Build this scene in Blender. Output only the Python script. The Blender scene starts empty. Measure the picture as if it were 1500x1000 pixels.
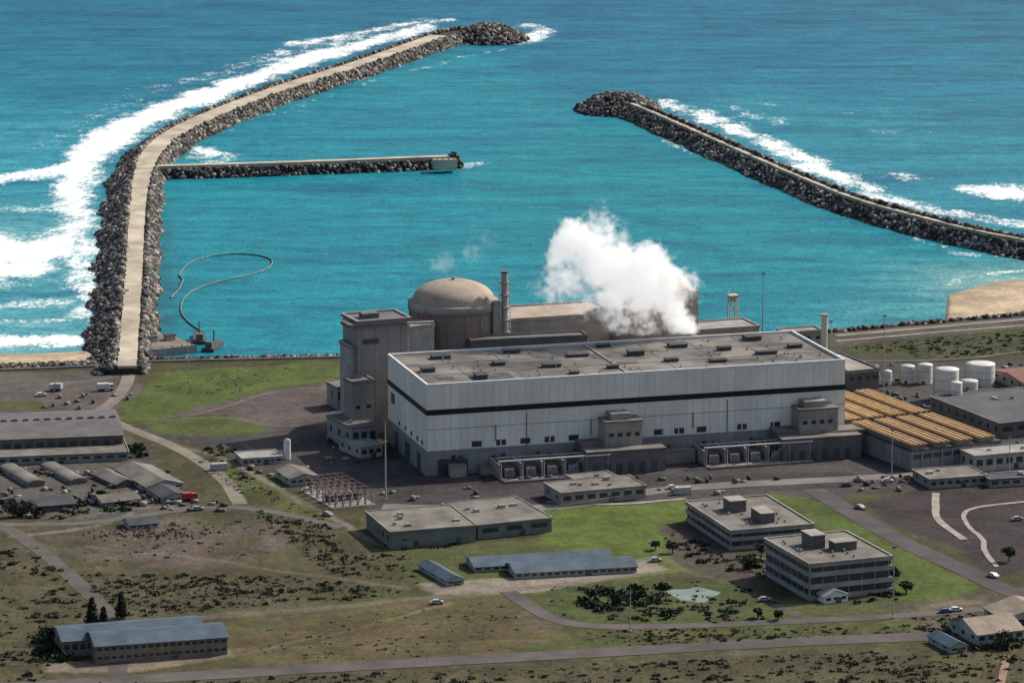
import bpy, math, random
import numpy as np
from mathutils import Vector, Matrix
random.seed(7)
rng = np.random.default_rng(7)
rad = math.radians
scene = bpy.context.scene

# ------------------------------------------------------------------ survey
F = 5697.0; PITCH = rad(11.5); CH = 340.0
cP, sP = math.cos(PITCH), math.sin(PITCH)
WZ = -4.0      # sea level
def ray(u, v):
    x = (u-750)/F; y = (500-v)/F
    return x, cP+y*sP, -sP+y*cP
def W(u, v, z=0.0):
    d = ray(u, v); t = (CH-z)/(-d[2]); return Vector((t*d[0], t*d[1], z))
def Wy(u, v, y):
    d = ray(u, v); t = y/d[1]; return Vector((t*d[0], y, CH+t*d[2]))
def hgt(P, v):
    d = ray(750, v); return CH + P.y*d[2]/d[1]

# ------------------------------------------------------------------ materials
MATS = {}
def nn(nt, t, **k):
    n = nt.nodes.new(t)
    for a, b in k.items(): setattr(n, a, b)
    return n
def newmat(name):
    m = bpy.data.materials.new(name); m.use_nodes = True
    nt = m.node_tree; nt.nodes.clear()
    out = nn(nt, 'ShaderNodeOutputMaterial')
    b = nn(nt, 'ShaderNodeBsdfPrincipled')
    nt.links.new(b.outputs[0], out.inputs[0])
    return m, nt, b, out
def mixcol(nt, a, b, fac, blend='MIX'):
    n = nn(nt, 'ShaderNodeMix', data_type='RGBA', blend_type=blend)
    for s, val in ((n.inputs[0], fac), (n.inputs[6], a), (n.inputs[7], b)):
        if isinstance(val, bpy.types.NodeSocket): nt.links.new(val, s)
        elif isinstance(val, (int, float)): s.default_value = val
        else: s.default_value = (*val[:3], 1)
    return n.outputs[2]
def noise(nt, vec, scale, detail=4, rough=0.6):
    n = nn(nt, 'ShaderNodeTexNoise'); n.inputs['Scale'].default_value = scale
    n.inputs['Detail'].default_value = detail; n.inputs['Roughness'].default_value = rough
    nt.links.new(vec, n.inputs['Vector']); return n.outputs['Fac']
def ramp(nt, fac, lo, hi, a=0.0, b=1.0):
    n = nn(nt, 'ShaderNodeMapRange', interpolation_type='SMOOTHSTEP')
    nt.links.new(fac, n.inputs[0])
    for i, x in enumerate((lo, hi, a, b)): n.inputs[i+1].default_value = x
    return n.outputs[0]
def scalev(nt, vec, s):
    n = nn(nt, 'ShaderNodeVectorMath', operation='MULTIPLY'); nt.links.new(vec, n.inputs[0])
    n.inputs[1].default_value = s; return n.outputs[0]
def math2(nt, op, a, b=0.0):
    n = nn(nt, 'ShaderNodeMath', operation=op)
    for s, v in ((n.inputs[0], a), (n.inputs[1], b)):
        if isinstance(v, bpy.types.NodeSocket): nt.links.new(v, s)
        else: s.default_value = v
    return n.outputs[0]

def M(name, col, rough=0.8, var=0.3, scale=0.25, streak=0.0, panel=0.0, panelz=0.0, spec=0.3, metal=0.0, island=0.0, ipow=1.0):
    if name in MATS: return MATS[name]
    m, nt, b, out = newmat(name)
    tc = nn(nt, 'ShaderNodeTexCoord').outputs['Object']
    n1 = noise(nt, tc, scale, 5, 0.65)
    f = ramp(nt, n1, 0.3, 0.72)
    dark = tuple(c*(1-var) for c in col); lite = tuple(min(1, c*(1+var*0.6)) for c in col)
    c = mixcol(nt, dark, lite, f)
    n2 = noise(nt, tc, scale*9, 3, 0.6)
    c = mixcol(nt, c, tuple(x*0.55 for x in col), ramp(nt, n2, 0.55, 0.8, 0, var))
    if streak:
        sv = scalev(nt, tc, (1, 1, 0.06)); n3 = noise(nt, sv, 0.9, 4, 0.7)
        c = mixcol(nt, c, tuple(x*0.5 for x in (col[0], col[1]*0.93, col[2]*0.85)), ramp(nt, n3, 0.5, 0.78, 0, streak))
    for per, axes in ((panel, (0, 1)), (panelz, (2,))):
        if per:
            sep = nn(nt, 'ShaderNodeSeparateXYZ'); nt.links.new(tc, sep.inputs[0])
            if len(axes) == 2: s = math2(nt, 'ADD', sep.outputs[0], sep.outputs[1])
            else: s = sep.outputs[2]
            fr = math2(nt, 'FRACT', math2(nt, 'DIVIDE', s, per))
            ln = math2(nt, 'LESS_THAN', fr, 0.3/per)
            c = mixcol(nt, c, tuple(x*0.6 for x in col), math2(nt, 'MULTIPLY', ln, 0.7))
            wn = nn(nt, 'ShaderNodeTexWhiteNoise', noise_dimensions='1D')
            nt.links.new(math2(nt, 'FLOOR', math2(nt, 'DIVIDE', s, per)), wn.inputs['W'])
            c = mixcol(nt, c, tuple(x*0.7 for x in col), math2(nt, 'MULTIPLY', wn.outputs[0], 0.35))
    if island:
        g = nn(nt, 'ShaderNodeNewGeometry').outputs['Random Per Island']
        g = math2(nt, 'POWER', g, ipow)
        c = mixcol(nt, tuple(x*(1-island) for x in col), tuple(min(1, x*(1+island*ipow)) for x in col), g)
    nt.links.new(c, b.inputs['Base Color'])
    b.inputs['Roughness'].default_value = rough
    b.inputs['Specular IOR Level'].default_value = spec
    b.inputs['Metallic'].default_value = metal
    MATS[name] = m; return m

CLAD = M('white_cladding', (0.80, 0.775, 0.69), 0.6, 0.14, 0.06, streak=0.5, panel=6.4)
CLADB = M('grey_base_concrete', (0.25, 0.25, 0.245), 0.85, 0.2, 0.1, streak=0.5, panel=6.4)
STRIP = M('black_band', (0.012, 0.013, 0.017), 0.5, 0.2, 0.2)
ROOF = M('weathered_roof_felt', (0.17, 0.155, 0.14), 0.9, 0.55, 0.05)
ROOF2 = M('grey_roof_gravel', (0.17, 0.155, 0.135), 0.9, 0.4, 0.12)
ROOFD = M('dark_roof', (0.06, 0.06, 0.066), 0.8, 0.35, 0.15)
ROOFB = M('blue_grey_roof_sheet', (0.075, 0.11, 0.14), 0.6, 0.4, 0.15, panel=3.0)
ROOFL = M('light_roof', (0.30, 0.29, 0.27), 0.7, 0.3, 0.2)
ORANGE = M('ochre_roof_sheet', (0.44, 0.26, 0.115), 0.75, 0.35, 0.15, panel=2.4)
CONC = M('concrete', (0.31, 0.28, 0.25), 0.85, 0.28, 0.12, streak=0.5)
CONCB = M('brown_concrete', (0.25, 0.195, 0.17), 0.85, 0.2, 0.1, streak=0.5, panelz=3.6)
DOME = M('dome_concrete', (0.37, 0.30, 0.235), 0.8, 0.22, 0.12, streak=0.35)
CONCD = M('dark_concrete', (0.14, 0.13, 0.125), 0.85, 0.3, 0.12, streak=0.4)
TOWERW = M('auxiliary_wall', (0.29, 0.265, 0.255), 0.85, 0.2, 0.08, streak=0.55)
WALLG = M('pale_plaster', (0.36, 0.35, 0.32), 0.8, 0.25, 0.2, streak=0.4)
WALLW = M('white_paint', (0.72, 0.71, 0.67), 0.6, 0.14, 0.2, streak=0.3)
WALLGR = M('green_grey_wall', (0.17, 0.19, 0.17), 0.8, 0.2, 0.2, streak=0.35, panel=4.0)
SPAND = M('office_spandrel', (0.27, 0.275, 0.255), 0.8, 0.2, 0.2, streak=0.4)
GLASS = M('window_glass', (0.03, 0.04, 0.05), 0.2, 0.3, 0.5, spec=0.5)
GLASSB = M('blue_window_glass', (0.03, 0.05, 0.07), 0.25, 0.3, 0.5, spec=0.5)
STEEL = M('galvanised_steel', (0.36, 0.36, 0.36), 0.5, 0.2, 0.4)
STEELD = M('dark_steel', (0.07, 0.072, 0.075), 0.6, 0.2, 0.4)
RUST = M('red_oxide_steel', (0.20, 0.09, 0.065), 0.7, 0.3, 0.4)
TYRE = M('tyre_rubber', (0.02, 0.02, 0.02), 0.9, 0.1, 1)
ROCK = M('armour_rock', (0.115, 0.104, 0.095), 0.9, 0.4, 0.3, island=0.7, ipow=3.0)
ROCKC = M('breakwater_core', (0.04, 0.037, 0.035), 0.95, 0.4, 0.3)
QUAY = M('quay_concrete', (0.45, 0.39, 0.30), 0.9, 0.4, 0.05)
QUAYD = M('sandy_quay_surface', (0.20, 0.17, 0.14), 0.9, 0.35, 0.06)
ASPH = M('asphalt_road', (0.105, 0.098, 0.093), 0.9, 0.35, 0.06)
ASPHD = M('dark_asphalt', (0.072, 0.062, 0.063), 0.9, 0.35, 0.06)
ASPHB = M('worn_asphalt', (0.094, 0.08, 0.073), 0.9, 0.4, 0.05)
TRACK = M('dirt_track', (0.20, 0.165, 0.12), 0.95, 0.35, 0.06)
PAVE = M('pavement_concrete', (0.32, 0.28, 0.235), 0.9, 0.3, 0.2)
LEAF = M('scrub_foliage', (0.060, 0.062, 0.036), 0.9, 0.2, 0.3, island=0.55)
LEAFD = M('dark_foliage', (0.028, 0.040, 0.020), 0.9, 0.2, 0.3, island=0.6)
BARK = M('bark', (0.10, 0.075, 0.05), 0.9, 0.3, 1)
POND = M('pond_water', (0.19, 0.23, 0.18), 0.3, 0.4, 0.2, spec=0.3)

# ------------------------------------------------------------------ mesh builder
def make_mesh(name, verts, faces, mat, smooth=False, parent=None):
    me = bpy.data.meshes.new(name); me.from_pydata([tuple(v) for v in verts], [], faces); me.update()
    if mat: me.materials.append(mat)
    if smooth:
        me.polygons.foreach_set('use_smooth', [True]*len(me.polygons))
    ob = bpy.data.objects.new(name, me); scene.collection.objects.link(ob)
    if parent: ob.parent = parent
    return ob
class Obj:
    def __init__(s, name, origin=(0, 0, 0), ang=0.0):
        s.name = name; s.o = Vector(origin); s.ang = ang; s.parts = {}
    def _p(s, part, mat):
        return s.parts.setdefault(part, [[], [], mat, False])
    def add(s, part, mat, verts, faces, smooth=False):
        p = s._p(part, mat); k = len(p[0])
        p[0].extend(verts); p[1].extend([tuple(i+k for i in f) for f in faces]); p[3] = p[3] or smooth
    def box(s, part, mat, x0, x1, y0, y1, z0, z1):
        v = [(x, y, z) for z in (z0, z1) for y in (y0, y1) for x in (x0, x1)]
        s.add(part, mat, v, [(0, 2, 3, 1), (4, 5, 7, 6), (0, 1, 5, 4), (2, 6, 7, 3), (0, 4, 6, 2), (1, 3, 7, 5)])
    def cyl(s, part, mat, cx, cy, r0, r1, z0, z1, n=20):
        v = []
        for r, z in ((r0, z0), (r1, z1)):
            for i in range(n):
                a = 2*math.pi*i/n; v.append((cx+r*math.cos(a), cy+r*math.sin(a), z))
        f = [(i, (i+1) % n, n+(i+1) % n, n+i) for i in range(n)] + [tuple(range(n, 2*n)), tuple(range(n-1, -1, -1))]
        s.add(part, mat, v, f)
    def rev(s, part, mat, cx, cy, prof, n=48):
        v = []; f = []
        for r, z in prof:
            for i in range(n):
                a = 2*math.pi*i/n; v.append((cx+r*math.cos(a), cy+r*math.sin(a), z))
        for j in range(len(prof)-1):
            for i in range(n):
                f.append((j*n+i, j*n+(i+1) % n, (j+1)*n+(i+1) % n, (j+1)*n+i))
        s.add(part, mat, v, f, True)
    def hcyl(s, part, mat, x, y, z, r, w, n=12):   # wheel, axis along y
        v = []
        for yy in (y-w/2, y+w/2):
            for i in range(n):
                a = 2*math.pi*i/n; v.append((x+r*math.cos(a), yy, z+r*math.sin(a)))
        f = [(i, n+i, n+(i+1) % n, (i+1) % n) for i in range(n)] + [tuple(range(n)), tuple(range(2*n-1, n-1, -1))]
        s.add(part, mat, v, f)
    def beam(s, part, mat, p, q, r=0.15, n=4):
        p = Vector(p); q = Vector(q); d = (q-p).normalized()
        a = d.orthogonal().normalized(); b = d.cross(a)
        v = [tuple(c + (a*math.cos(t)+b*math.sin(t))*r) for c in (p, q) for t in [2*math.pi*(i+.5)/n for i in range(n)]]
        f = [(i, (i+1) % n, n+(i+1) % n, n+i) for i in range(n)] + [tuple(range(n-1, -1, -1)), tuple(range(n, 2*n))]
        s.add(part, mat, v, f)
    def gable(s, part, mat, x0, x1, y0, y1, z0, z1, th=0.25, along='x', over=0.5, ends=None):
        ends = ends or WALLG
        if along == 'x':
            ym = (y0+y1)/2
            for ya in (y0-over, y1+over):
                zz = z0 - over*(z1-z0)/(ym-y0)
                v = [(x0-over, ya, zz), (x1+over, ya, zz), (x1+over, ym, z1), (x0-over, ym, z1)]
                v += [(a, b, c+th) for a, b, c in v]
                s.add(part, mat, v, [(0, 1, 2, 3), (4, 5, 6, 7), (0, 1, 5, 4), (0, 4, 7, 3), (1, 2, 6, 5)])
            s.add('gable_ends', ends, [(x0, y0, z0), (x0, y1, z0), (x0, ym, z1), (x1, y0, z0), (x1, y1, z0), (x1, ym, z1)], [(0, 1, 2), (3, 4, 5)])
        else:
            xm = (x0+x1)/2
            for xa in (x0-over, x1+over):
                zz = z0 - over*(z1-z0)/(xm-x0)
                v = [(xa, y0-over, zz), (xa, y1+over, zz), (xm, y1+over, z1), (xm, y0-over, z1)]
                v += [(a, b, c+th) for a, b, c in v]
                s.add(part, mat, v, [(0, 1, 2, 3), (4, 5, 6, 7), (0, 3, 7, 4), (1, 2, 6, 5), (0, 1, 5, 4)])
            s.add('gable_ends', ends, [(x0, y0, z0), (x1, y0, z0), (xm, y0, z1), (x0, y1, z0), (x1, y1, z0), (xm, y1, z1)], [(0, 1, 2), (3, 4, 5)])
    def done(s):
        e = bpy.data.objects.new(s.name, None); e.empty_display_size = 1
        e.location = s.o; e.rotation_euler = (0, 0, s.ang); scene.collection.objects.link(e)
        for k, (v, f, m, sm) in s.parts.items():
            make_mesh(k, v, f, m, sm, e)
        return e

def frame(fl, fr, bl, vb=None, H=None):
    if H is None:
        P0 = W(fl[0], vb, 0); H = hgt(P0, fl[1])
    A = W(*fl, H); B = W(*fr, H); C = W(*bl, H)
    d = B-A; L = d.length; ang = math.atan2(d.y, d.x)
    n = Vector((-math.sin(ang), math.cos(ang), 0)); D = (C-A).dot(n)
    return (A.x, A.y, 0), ang, L, D, H

# ------------------------------------------------------------------ terrain
def shore_pts():
    px = [(-500, 548), (0, 537), (150, 531), (200, 528), (500, 523), (760, 512), (1020, 498), (1220, 486), (1350, 474), (1500, 461), (1800, 436)]
    P = [W(u, v) for u, v in px]
    xs = [-6000]+[p.x for p in P]+[6000]; ys = [P[0].y-400]+[p.y for p in P]+[P[-1].y+1500]
    return np.array(xs), np.array(ys)
SX, SY = shore_pts()
BX = np.array([-6000, W(0, 520).x-40, W(120, 520).x, W(160, 520).x, W(1372, 440).x, W(1400, 440).x, W(1500, 440).x, 6000])
BD = np.array([40, 36, 32, 0, 0, 66, 92, 120])
def axis(lo, hi, step, far_lo, far_hi):
    a = list(np.arange(lo, hi+step, step)); s = step; x = lo
    L = []
    while x > far_lo: s *= 1.35; x -= s; L.append(x)
    s = step; x = a[-1]; R = []
    while x < far_hi: s *= 1.35; x += s; R.append(x)
    return np.array(L[::-1]+a+R)
def smooth(x, a, b):
    t = np.clip((x-a)/(b-a), 0, 1); return t*t*(3-2*t)
def wob(x, y, s, ph=0.0):
    return (np.sin(x/s+1.3*np.sin(y/s*0.7+ph)+ph)+np.sin(y/s*1.3+1.7*np.sin(x/s*0.9+2*ph)+1.1))*0.5
def segdist(X, Y, x1, y1, x2, y2):
    dx, dy = x2-x1, y2-y1; t = np.clip(((X-x1)*dx+(Y-y1)*dy)/(dx*dx+dy*dy+1e-9), 0, 1)
    return np.hypot(X-x1-t*dx, Y-y1-t*dy)
def pip(X, Y, poly):
    inside = np.zeros(X.shape, bool); dist = np.full(X.shape, 1e9)
    n = len(poly)
    for i in range(n):
        x1, y1 = poly[i]; x2, y2 = poly[(i+1) % n]
        cond = ((y1 > Y) != (y2 > Y)) & (X < (x2-x1)*(Y-y1)/((y2-y1) if y2 != y1 else 1e-9)+x1)
        inside ^= cond
        dist = np.minimum(dist, segdist(X, Y, x1, y1, x2, y2))
    return np.where(inside, dist, -dist)
def grid_mesh(name, xs, ys, Z, mat, attrs):
    nx, ny = len(xs), len(ys)
    X, Y = np.meshgrid(xs, ys)
    V = np.stack([X, Y, Z], -1).reshape(-1, 3)
    idx = np.arange(nx*ny).reshape(ny, nx)
    Fq = np.stack([idx[:-1, :-1], idx[:-1, 1:], idx[1:, 1:], idx[1:, :-1]], -1).reshape(-1, 4)
    me = bpy.data.meshes.new(name)
    me.vertices.add(len(V)); me.vertices.foreach_set('co', V.ravel().astype(np.float32))
    me.loops.add(Fq.size); me.loops.foreach_set('vertex_index', Fq.ravel().astype(np.int32))
    me.polygons.add(len(Fq)); me.polygons.foreach_set('loop_start', np.arange(0, Fq.size, 4, dtype=np.int32))
    me.polygons.foreach_set('use_smooth', np.ones(len(Fq), bool))
    me.update(calc_edges=True)
    for an, arr in attrs.items():
        a = me.attributes.new(an, 'FLOAT_COLOR', 'POINT'); a.data.foreach_set('color', arr.reshape(-1, 4).ravel().astype(np.float32))
    me.materials.append(mat)
    ob = bpy.data.objects.new(name, me); scene.collection.objects.link(ob); return ob

xs = axis(-240, 260, 1.2, -5000, 5000); ys = axis(1090, 1760, 1.6, -500, 4000)
ys = ys[ys < 2400]
X, Y = np.meshgrid(xs, ys)
ysh = np.interp(X, SX, SY); db = np.interp(X, BX, BD)
d = Y-ysh + wob(X, Y, 9, .4)*1.0
Z = np.where(d > 0, -np.minimum(np.maximum(d, 0)/2.5, 2.9) - np.maximum(0, d-db-4)/9, 0.0)
Z = np.maximum(Z, -14)
Xw = X+wob(X, Y, 11, 0.3)*2.2+wob(X, Y, 4, 1.3)*0.8; Yw = Y+wob(Y, X, 12, 2.1)*3+wob(X, Y, 5, 4.)*1.3
C = np.zeros(X.shape+(4,)); C[...] = (0.080, 0.078, 0.040, 1.0)
def paint(px, col, scrub, soft=2.0, warp=1.0, amt=1.0):
    poly = [tuple(W(u, v)[:2]) for u, v in px]
    sd = pip(X+(Xw-X)*warp, Y+(Yw-Y)*warp, poly)
    a = (smooth(sd, -soft, soft)*amt)[..., None]
    C[...] = C*(1-a)+np.array((*col, scrub))*a
def smoothline(P, it=2):
    for _ in range(it):
        Q = [P[0]]
        for a, b2 in zip(P[:-1], P[1:]): Q += [a.lerp(b2, .25), a.lerp(b2, .75)]
        Q.append(P[-1]); P = Q
    return P
def track(px, w, col=(0.20, 0.165, 0.12), amt=.8, warp=.5):
    P = smoothline([W(u, v) for u, v in px]); dist = np.full(X.shape, 1e9)
    XX = X+(Xw-X)*warp; YY = Y+(Yw-Y)*warp
    for a, b2 in zip(P[:-1], P[1:]): dist = np.minimum(dist, segdist(XX, YY, a.x, a.y, b2.x, b2.y))
    a = (smooth(dist, w/2+1.0, w/2-.6)*amt*(.75+.25*wob(X, Y, 17, 1)))[..., None]
    C[...] = C*(1-a)+np.array((*col, 0.0))*a
GB = (0.088, 0.122, 0.033); GM = (0.086, 0.099, 0.038); SC = (0.070, 0.067, 0.038); DP = (0.125, 0.10, 0.085)
AS = (0.078, 0.074, 0.073); BR = (0.112, 0.093, 0.05)
paint([(-300, 740), (500, 740), (700, 1000), (400, 1080), (-300, 1080)], (0.090, 0.082, 0.048), 1.0, 10)
paint([(-300, 950), (500, 985), (1500, 930), (1800, 930), (1700, 1150), (-300, 1150)], (0.092, 0.084, 0.048), 1.0, 5)
paint([(500, 870), (820, 860), (1500, 890), (1500, 935), (900, 960), (500, 960)], GM, .6, 8)
paint([(480, 555), (500, 520), (1240, 470), (1700, 440), (1800, 700), (1000, 738), (800, 748), (560, 745), (430, 705), (330, 660), (180, 625), (490, 620)], AS, 0, 2)
paint([(560, 690), (640, 705), (1240, 690), (1300, 712), (940, 722), (800, 742), (560, 742)], (0.06, 0.055, 0.056), 0, 3)  # asphalt before the hall, darkened to paint in part of its shadow
paint([(-300, 548), (200, 545), (212, 568), (160, 605), (-300, 605)], (0.115, 0.10, 0.09), 0.1, 3)
paint([(-300, 590), (130, 590), (200, 650), (300, 740), (200, 760), (-300, 750)], (0.10, 0.094, 0.084), 0.45, 4)
paint([(-300, 588), (60, 588), (70, 600), (-300, 606)], GM, 0.6, 2)
paint([(165, 618), (200, 575), (245, 545), (470, 530), (512, 532), (500, 556), (395, 567), (330, 590), (240, 612)], GB, 0.35, 2)
paint([(240, 612), (330, 588), (400, 568), (500, 562), (490, 612), (400, 632), (330, 608)], (0.115, 0.096, 0.093), 0.1, 2)
paint([(215, 622), (330, 609), (398, 624), (370, 638), (235, 634)], (0.088, 0.108, 0.037), 0.3, 2)
paint([(262, 658), (300, 656), (352, 688), (440, 728), (488, 765), (440, 758), (345, 722)], GM, 0.6, 2)
paint([(60, 792), (250, 758), (405, 765), (430, 800), (300, 832), (110, 822)], DP, 0.5, 4)
paint([(560, 800), (820, 785), (990, 800), (970, 850), (700, 870), (600, 850)], GM, 0.45, 3)
paint([(795, 746), (1000, 732), (1015, 758), (965, 785), (1010, 835), (930, 845), (800, 795)], (0.104, 0.142, 0.034), 0.25, 2)
paint([(960, 775), (1010, 765), (1080, 810), (1130, 850), (1090, 855), (1000, 825)], (0.09, 0.076, 0.065), 0.4, 3)
paint([(1120, 722), (1180, 728), (1310, 790), (1450, 862), (1400, 885), (1305, 880), (1300, 815), (1190, 765)], (0.088, 0.122, 0.034), 0.35, 2)
paint([(780, 858), (1080, 848), (1140, 885), (1000, 918), (840, 918), (785, 890)], (0.08, 0.10, 0.036), 0.7, 3)
paint([(320, 908), (735, 873), (825, 925), (700, 968), (350, 978)], BR, 0.35, 3)
paint([(1265, 738), (1370, 712), (1560, 708), (1600, 800), (1450, 850), (1400, 800), (1300, 768)], (0.058, 0.047, 0.049), 0.0, 2, 0.4)
paint([(1225, 507), (1600, 470), (1700, 525), (1330, 530), (1245, 522)], (0.070, 0.078, 0.038), 0.9, 2)
paint([(1210, 487), (1700, 447), (1700, 466), (1225, 502)], (0.11, 0.095, 0.08), 0.2, 2)
paint([(610, 853), (760, 845), (950, 815), (978, 833), (790, 866), (640, 872)], (0.26, 0.23, 0.19), 0.1, 1.5, 0.5)
paint([(60, 972), (330, 950), (345, 962), (180, 985), (70, 985)], (0.22, 0.185, 0.14), 0.1, 1.5, 0.5)
paint([(1300, 888), (1500, 862), (1700, 862), (1700, 930), (1380, 945)], (0.115, 0.10, 0.068), 0.8, 3)
for _ in range(120):
    u = random.uniform(-100, 1600); v = random.uniform(760, 1060)
    if v < 900 and u > 480: continue
    ru = random.uniform(10, 70); rv = random.uniform(2, 9)
    paint([(u-ru, v), (u, v-rv), (u+ru*.6, v-rv*.6), (u+ru, v), (u, v+rv)], random.choice([BR, GM, DP, SC, SC, GM, (.055, .056, .032)]), 0.7, 4, 2.2, 0.75)
for _ in range(50):
    u = random.uniform(170, 1450); v = random.uniform(540, 900); ru = random.uniform(10, 50); rv = random.uniform(2, 6)
    paint([(u-ru, v), (u, v-rv), (u+ru, v), (u, v+rv)], random.choice([(.13, .115, .08), SC, (.075, .07, .06)]), 0.5, 4, 2.2, 0.4)
track([(180, 915), (300, 905), (560, 882), (720, 868), (980, 835)], 5, (.17, .15, .115), .85)
track([(370, 955), (520, 920), (660, 884)], 1.6, (.2, .165, .11), .7)
track([(330, 952), (560, 945), (800, 935)], 1.4, (.17, .14, .09), .6)
track([(130, 802), (300, 818), (420, 838), (600, 860)], 2.0, (.19, .16, .12), .75)
track([(20, 785), (120, 775), (190, 752)], 3, (.26, .23, .19), .8)
track([(110, 800), (150, 835), (130, 870), (165, 905)], 2, (.15, .13, .09), .6)
track([(262, 655), (330, 668), (400, 712), (505, 768), (560, 800)], 2.4, (.26, .23, .19), .8, .3)
track([(180, 622), (330, 608), (400, 625), (500, 618)], 1.0, (.24, .22, .19), .7, .3)
track([(270, 612), (330, 596), (400, 572), (490, 566)], 1.0, (.24, .22, .19), .6, .3)
track([(-50, 640), (-20, 690), (60, 720)], 5, (.13, .12, .105), .7)
track([(175, 640), (205, 690), (285, 745)], 4, (.11, .10, .09), .8)
track([(60, 765), (200, 742), (330, 745)], 3, (.20, .18, .15), .7)
track([(1060, 830), (1120, 880), (1180, 905)], 4, (.10, .09, .08), .8)
track([(950, 790), (1000, 835), (1060, 850)], 2, (.2, .17, .13), .6)
track([(1310, 905), (1400, 880), (1480, 890)], 4, (.2, .17, .13), .7)
a = smooth(d, 0, 2)[..., None]; C[...] = C*(1-a)+np.array((0.06, 0.053, 0.047, 0))*a
a = (smooth(d, 4, 7)*smooth(db, 4, 20))[..., None]; C[...] = C*(1-a)+np.array((0.50, 0.40, 0.28, 0))*a
a = (smooth(d, db-3, db+8)*smooth(db, 4, 20))[..., None]; C[...] = C*(1-a*.45)+np.array((0.3, 0.26, 0.2, 0))*a*.45

m, nt, b, out = newmat('ground_soil_and_grass')
tc = nn(nt, 'ShaderNodeNewGeometry').outputs['Position']
at = nn(nt, 'ShaderNodeAttribute', attribute_name='Col')
n1 = noise(nt, tc, 0.045, 6, 0.7); n2 = noise(nt, tc, 0.35, 5, 0.75); n3 = noise(nt, scalev(nt, tc, (1, .5, 1)), 0.13, 6, 0.78)
c = mixcol(nt, at.outputs['Color'], (0.62, 0.60, 0.60), ramp(nt, n1, 0.35, 0.66), 'MULTIPLY')
c = mixcol(nt, c, (1.6, 1.45, 1.3), ramp(nt, n2, 0.47, 0.72, 0, .8), 'MULTIPLY')
c = mixcol(nt, c, (0.5, 0.54, 0.5), ramp(nt, n2, 0.5, 0.28, 0, .7), 'MULTIPLY')
sm = math2(nt, 'MULTIPLY', ramp(nt, n3, 0.51, 0.57), at.outputs['Alpha'])
c = mixcol(nt, c, (0.040, 0.043, 0.024), math2(nt, 'MULTIPLY', sm, 0.7))
nt.links.new(c, b.inputs['Base Color']); b.inputs['Roughness'].default_value = 0.95; b.inputs['Specular IOR Level'].default_value = 0.1
bm = nn(nt, 'ShaderNodeBump'); bm.inputs['Strength'].default_value = 0.7; bm.inputs['Distance'].default_value = 0.8
nt.links.new(n2, bm.inputs['Height']); nt.links.new(bm.outputs[0], b.inputs['Normal'])
grid_mesh('ground', xs, ys, Z, m, {'Col': C})

# ------------------------------------------------------------------ sea
xs = axis(-430, 440, 3.0, -25000, 25000); ys = axis(1560, 3150, 4.0, 1500, 40000); ys = ys[ys > 1480]
X, Y = np.meshgrid(xs, ys)
foam = np.zeros(X.shape)
Xf = X+wob(X, Y, 14, .7)*3+wob(X, Y, 5, 2)*1.5; Yf = Y+wob(Y, X, 22, 1.7)*8+wob(X, Y, 9, 3)*4
def blob(arr, u, v, ru, rv, s):
    p = W(u, v, WZ); p2 = W(u+ru, v, WZ); p3 = W(u, v-rv, WZ)
    rx = abs(p2.x-p.x); ry = abs(p3.y-p.y)
    q = ((Xf-p.x)/rx)**2+((Yf-p.y)/ry)**2
    arr[...] = np.maximum(arr, s*np.exp(-q*0.9))
def foamline(pts, n=10):
    for (a, b2) in zip(pts[:-1], pts[1:]):
        for i in range(n):
            t = i/n; q = [a[k]*(1-t)+b2[k]*t for k in range(5)]; blob(foam, *q)
foamline([(140, 480, 30, 25, .78), (118, 400, 40, 25, .85), (108, 300, 44, 24, .9), (118, 240, 50, 22, 1), (160, 203, 52, 19, 1.05), (225, 166, 50, 16, 1.05), (300, 140, 46, 13, 1),
          (380, 112, 42, 13, .98), (450, 86, 40, 13, .95), (540, 62, 34, 11, .9), (640, 38, 28, 9, .85)])
foamline([(60, 215, 50, 16, .55), (200, 140, 60, 16, .55), (330, 105, 60, 13, .6), (470, 66, 50, 12, .7), (640, 26, 40, 8, .6)])
foamline([(430, 64, 22, 7, .85), (520, 50, 26, 6, .75), (610, 34, 26, 6, .75), (660, 28, 20, 5, .7)])
foamline([(-60, 268, 40, 13, .8), (20, 260, 40, 13, .85), (100, 250, 50, 20, .95)])
foamline([(-60, 355, 80, 24, .95), (30, 370, 80, 32, 1.1), (95, 360, 50, 36, .95)])
foamline([(-50, 405, 80, 22, 1.0), (60, 395, 60, 24, .95)], 6)
foamline([(-60, 305, 70, 10, .62), (80, 310, 60, 12, .7)], 6)
foamline([(-60, 445, 90, 12, .72), (120, 440, 40, 12, .75)], 6)
foamline([(-60, 475, 80, 7, .72), (120, 468, 40, 8, .75)], 6)
foamline([(-80, 503, 70, 12, .9), (0, 503, 60, 13, .95), (135, 498, 34, 13, .95)], 6)
foamline([(770, 58, 34, 9, .9), (805, 45, 26, 7, .75), (765, 36, 30, 6, .75)], 6)
foamline([(975, 150, 26, 9, .8), (1080, 188, 38, 11, .85), (1160, 228, 42, 11, .9), (1230, 260, 42, 11, .9), (1300, 288, 36, 10, .8), (1400, 313, 40, 9, .8), (1520, 335, 40, 10, .8)])
foamline([(1070, 162, 30, 8, .72), (1160, 182, 40, 8, .66)], 4)
foamline([(1430, 280, 44, 11, .9), (1490, 282, 50, 18, 1.0), (1570, 290, 50, 18, .95)], 5)
foamline([(1050, 145, 50, 4, .56), (1250, 165, 80, 5, .54), (1400, 230, 80, 6, .55)], 5)
foamline([(1340, 262, 60, 10, .62), (1300, 250, 60, 7, .6)], 4)
foamline([(285, 222, 22, 12, .85), (340, 232, 30, 8, .72), (275, 238, 26, 8, .8)], 5)
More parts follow.
